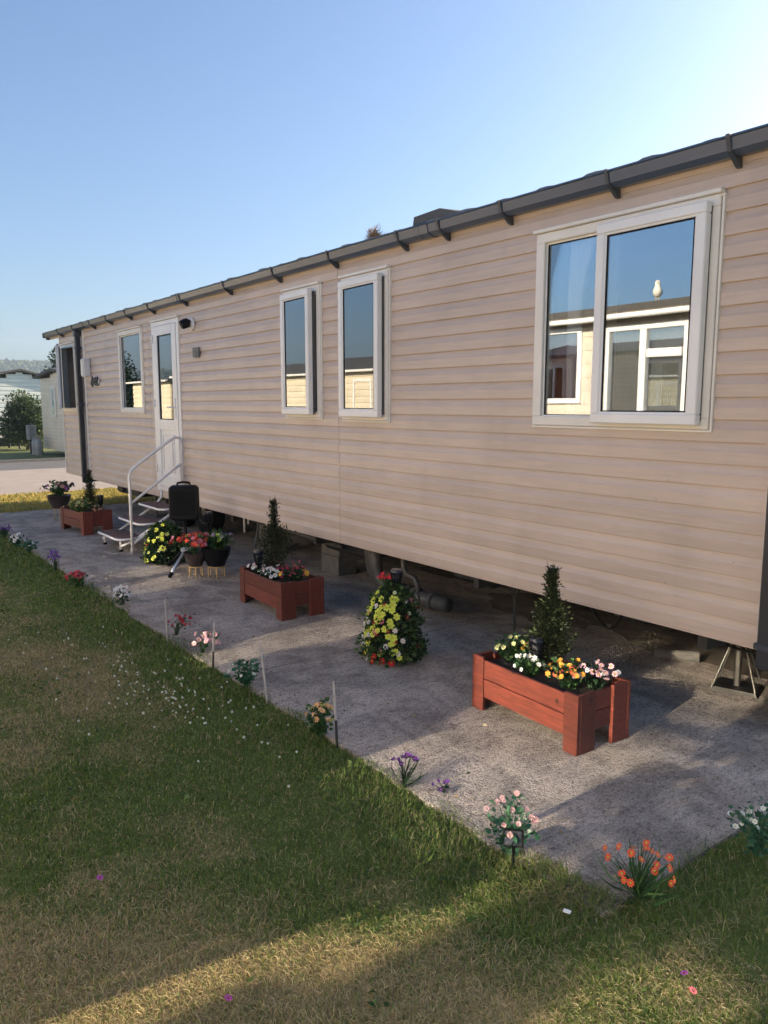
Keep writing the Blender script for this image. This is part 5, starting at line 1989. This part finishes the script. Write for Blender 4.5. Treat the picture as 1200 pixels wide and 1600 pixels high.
far_caravan('static_caravan', 'pale green caravan with a grey gable roof behind the round bush', (-44.0, 5.1, 0), 0, 11.0, 3.8, .35, 2.42, 2.86, 'far_green', 'far_roof', [], .16, 'gutter_dark')

# gas cylinders and meter box at the cream caravan's corner
for i, (x, y, lab) in enumerate(((-27.25, 6.15, 'left grey gas cylinder at the corner of the cream caravan'), (-26.85, 6.15, 'right grey gas cylinder at the corner of the cream caravan'))):
    t = thing('gas_cylinder', lab, 'gas cylinder', (x, y, -.06), 0, 'gas cylinders')
    b = MB()
    b.lathe([(.115, 0), (.125, .03), (.125, .40), (.10, .49), (.05, .54), (.04, .57)], 18)
    b.build('body', 'red_cyl', t, 'auto')
    b = MB()
    b.lathe([(.08, .52), (.085, .62), (.075, .62), (.07, .53)], 16)
    b.build('collar', 'grey_box', t, 'auto')
b = MB()
b.box((-.20, -.12, .45), (.20, .12, .95), bev=.02)
mb_ = thing('meter_cabinet', 'grey meter cabinet on posts left of the gas cylinders', 'cabinet', (-28.0, 6.2, -.06))
b.build('body', 'grey_box', mb_)
for x in (-.14, .14):
    b = MB()
    b.box((x - .03, -.03, 0), (x + .03, .03, .448))
    b.build('post', 'chassis', mb_)

# picnic table at the left edge
pt = thing('picnic_table', 'dark picnic table at the left edge beside the round bush', 'table', (-31.3, 5.75, -.06), R(10))
for k in range(5):
    b = MB()
    b.box((-.38 + k * .155, -.8, .70), (-.38 + k * .155 + .14, .8, .74))
    b.build('plank', 'galv', pt)
for x in (-.75, .6):
    b = MB()
    b.box((x, -.8, .40), (x + .22, .8, .44))
    b.build('bench', 'galv', pt)
for y in (-.6, .6):
    b = MB()
    b.tube([(-.5, y, 0), (-.2, y, .70)], .04, 6)
    b.tube([(.5, y, 0), (.2, y, .70)], .04, 6)
    b.box((-.76, y - .03, .36), (.83, y + .03, .399))
    b.build('leg_frame', 'chassis', pt)


# ---------------- bushes and trees
def bush(name, loc, hgt, rad, label, cat, n, leaf, cols, trunk=0.0, lobes=9, group=None, flat=1.0, conical=0.0):
    t = thing(name, label, cat, loc, random.random() * 6, group)
    b = MB()
    top = Vector((0, 0, trunk + (hgt - trunk) * .6))
    b.tube([(0, 0, -.05), (.03 * rad, 0, top.z * .5), top], [.06 * rad + .02, .045 * rad + .012, .02], 8)
    C = []
    for k in range(lobes):
        a_ = k * 2.4 + random.random()
        f = (k + .5) / lobes
        z = trunk + (hgt - trunk) * (.15 + .75 * f)
        r_ = rad * (.62 if f < .6 else .35) * random.uniform(.6, 1.1) * (1 - conical * f)
        c = Vector((r_ * math.cos(a_), r_ * math.sin(a_), z))
        C.append((c, rad * random.uniform(.36, .58) * (1 - .75 * conical * f)))
        b.tube([(0, 0, max(0, trunk * .6 + (z - trunk) * .3)), c * .5 + Vector((0, 0, z * .28)), c], [.03 * rad + .01, .02 * rad + .006, .006], 6)
    b.build('trunk', 'bark', t)
    P, DD = [], []
    for (c, r_) in C:
        m_ = n // lobes
        u = unit(RNG.normal(size=(m_, 3)))
        rr_ = r_ * RNG.random((m_, 1)) ** .45
        p = np.array(c) + u * rr_ * np.array([1, 1, .9 * flat])
        P.append(p)
        DD.append(u + RNG.normal(size=(m_, 3)) * .7)
    P, DD = np.concatenate(P), np.concatenate(DD)
    k = P[:, 2] > .02
    leaf_mesh('crown', P[k], DD[k], np.full(k.sum(), leaf), tint_of(int(k.sum()), *cols), 'leaf', t, width=.38)
    return t


LC = ((.030, .058, .022), (.045, .075, .028), (.022, .045, .018), (.07, .11, .04))
bush('bush', (-30.2, 6.55, -.06), 1.95, .95, 'round dark green bush in front of the pale green caravan', 'bush', 10000, .075, ((.05, .085, .03), (.07, .11, .04), (.035, .065, .025), (.10, .14, .05)), .1, 16)
bush('tree', (-48.0, 13.3, -.06), 4.9, 1.9, 'dark tree top rising behind the cream caravan roof', 'tree', 6000, .16, LC, 1.2, 11)
bush('tree', (-35.0, -4.2, -.06), 4.3, 1.7, 'leafy tree mirrored in the tall window left of the door', 'tree', 9000, .13, LC, .6, 13)
# slim evergreen added out of frame to dapple the sun on the near lawn
bush('shade_cypress', (-0.40, 8.9, -.06), 3.9, .40, 'slim evergreen added out of view to shade the lawn corner', 'tree', 5200, .075, LC, .2, 16, None, 1.3, .4)

# leafy row added out of view behind the near end to shade the concrete
hg = thing('shade_hedge', 'leafy row of hedging added out of view to shade the near concrete', 'shade_hedge', (0.3, 8.3, -.06))
n = 15000
P = np.stack([RNG.uniform(-1.9, 2.2, n), RNG.normal(size=n) * .16, RNG.random(n) ** .8 * 2.45], 1)
P[:, 2] = np.minimum(P[:, 2], 1.98 + .3 * vnoise(P[:, 0], 0 * P[:, 0], .35, 71) + .1 * RNG.random(n))
leaf_mesh('foliage', P, RNG.normal(size=(n, 3)) + np.array([0, 0, .3]), np.full(n, .085), tint_of(n, *LC), 'leaf', hg, width=.4)
for k in range(9):
    b = MB()
    x = -1.8 + k * .48
    b.tube([(x, 0, 0), (x + .05, .02, 1.0), (x - .04, -.02, 1.9)], [.03, .02, .008], 6)
    b.build('stem', 'bark', hg)

# ---------------- gull on the opposite roof
gl = thing('gull', 'white gull perched on the opposite caravan roof, mirrored in the largest window', 'gull', (-7.38, OY - 1.85, 3.20), R(60))
prof = [(-.10, .16, .012), (-.07, .155, .035), (-.03, .16, .052), (.01, .18, .056), (.035, .21, .050), (.045, .245, .036), (.048, .27, .030), (.052, .30, .033), (.058, .325, .030), (.062, .345, .016)]
b = MB()
b.tube([(x, 0, z - .06) for x, z, r_ in prof], [r_ * 1.3 for x, z, r_ in prof], 14)
b.build('body', 'gull_white', gl, True)
b = MB()
b.tube([(.085, 0, .258), (.105, 0, .255), (.125, 0, .247)], [.011, .009, .003], 8)
b.build('beak', 'yellow', gl, True)
for s in (-1, 1):
    b = MB()
    b.tube([(.02, s * .048, .135), (-.06, s * .042, .115), (-.16, s * .012, .085)], [.026, .032, .006], 8)
    b.build('wing', 'gull_grey', gl, True)
    b = MB()
    b.tube([(0, s * .02, .06), (.005, s * .02, -.012)], .006, 6)
    b.tube([(0, s * .02, -.006), (.035, s * .028, -.012)], .005, 5)
    b.build('leg', 'yellow', gl)
    b = MB()
    b.lathe([(.001, -.004), (.005, 0), (.001, .004)], 8, Matrix.Translation((.075, s * .024, .268)))
    b.build('eye', 'rubber', gl)

# ---------------- haze
hz = MB()
hz.box((-640, -640, -1.2), (640, 640, 48))
ho = hz.build('haze', mat('haze', (1, 1, 1)))
ho['kind'] = 'stuff'
hm, hnt, hb = mat_new('haze_air')
hnt.nodes.remove(hb)
vol = hnt.nodes.new('ShaderNodeVolumePrincipled')
vol.inputs['Color'].default_value = (0.66, 0.82, 1.0, 1)
vol.inputs['Density'].default_value = 0.0009
vol.inputs['Anisotropy'].default_value = 0.2
hnt.links.new(vol.outputs[0], hnt.nodes['Material Output'].inputs['Volume'])
ho.data.materials.clear()
ho.data.materials.append(hm)
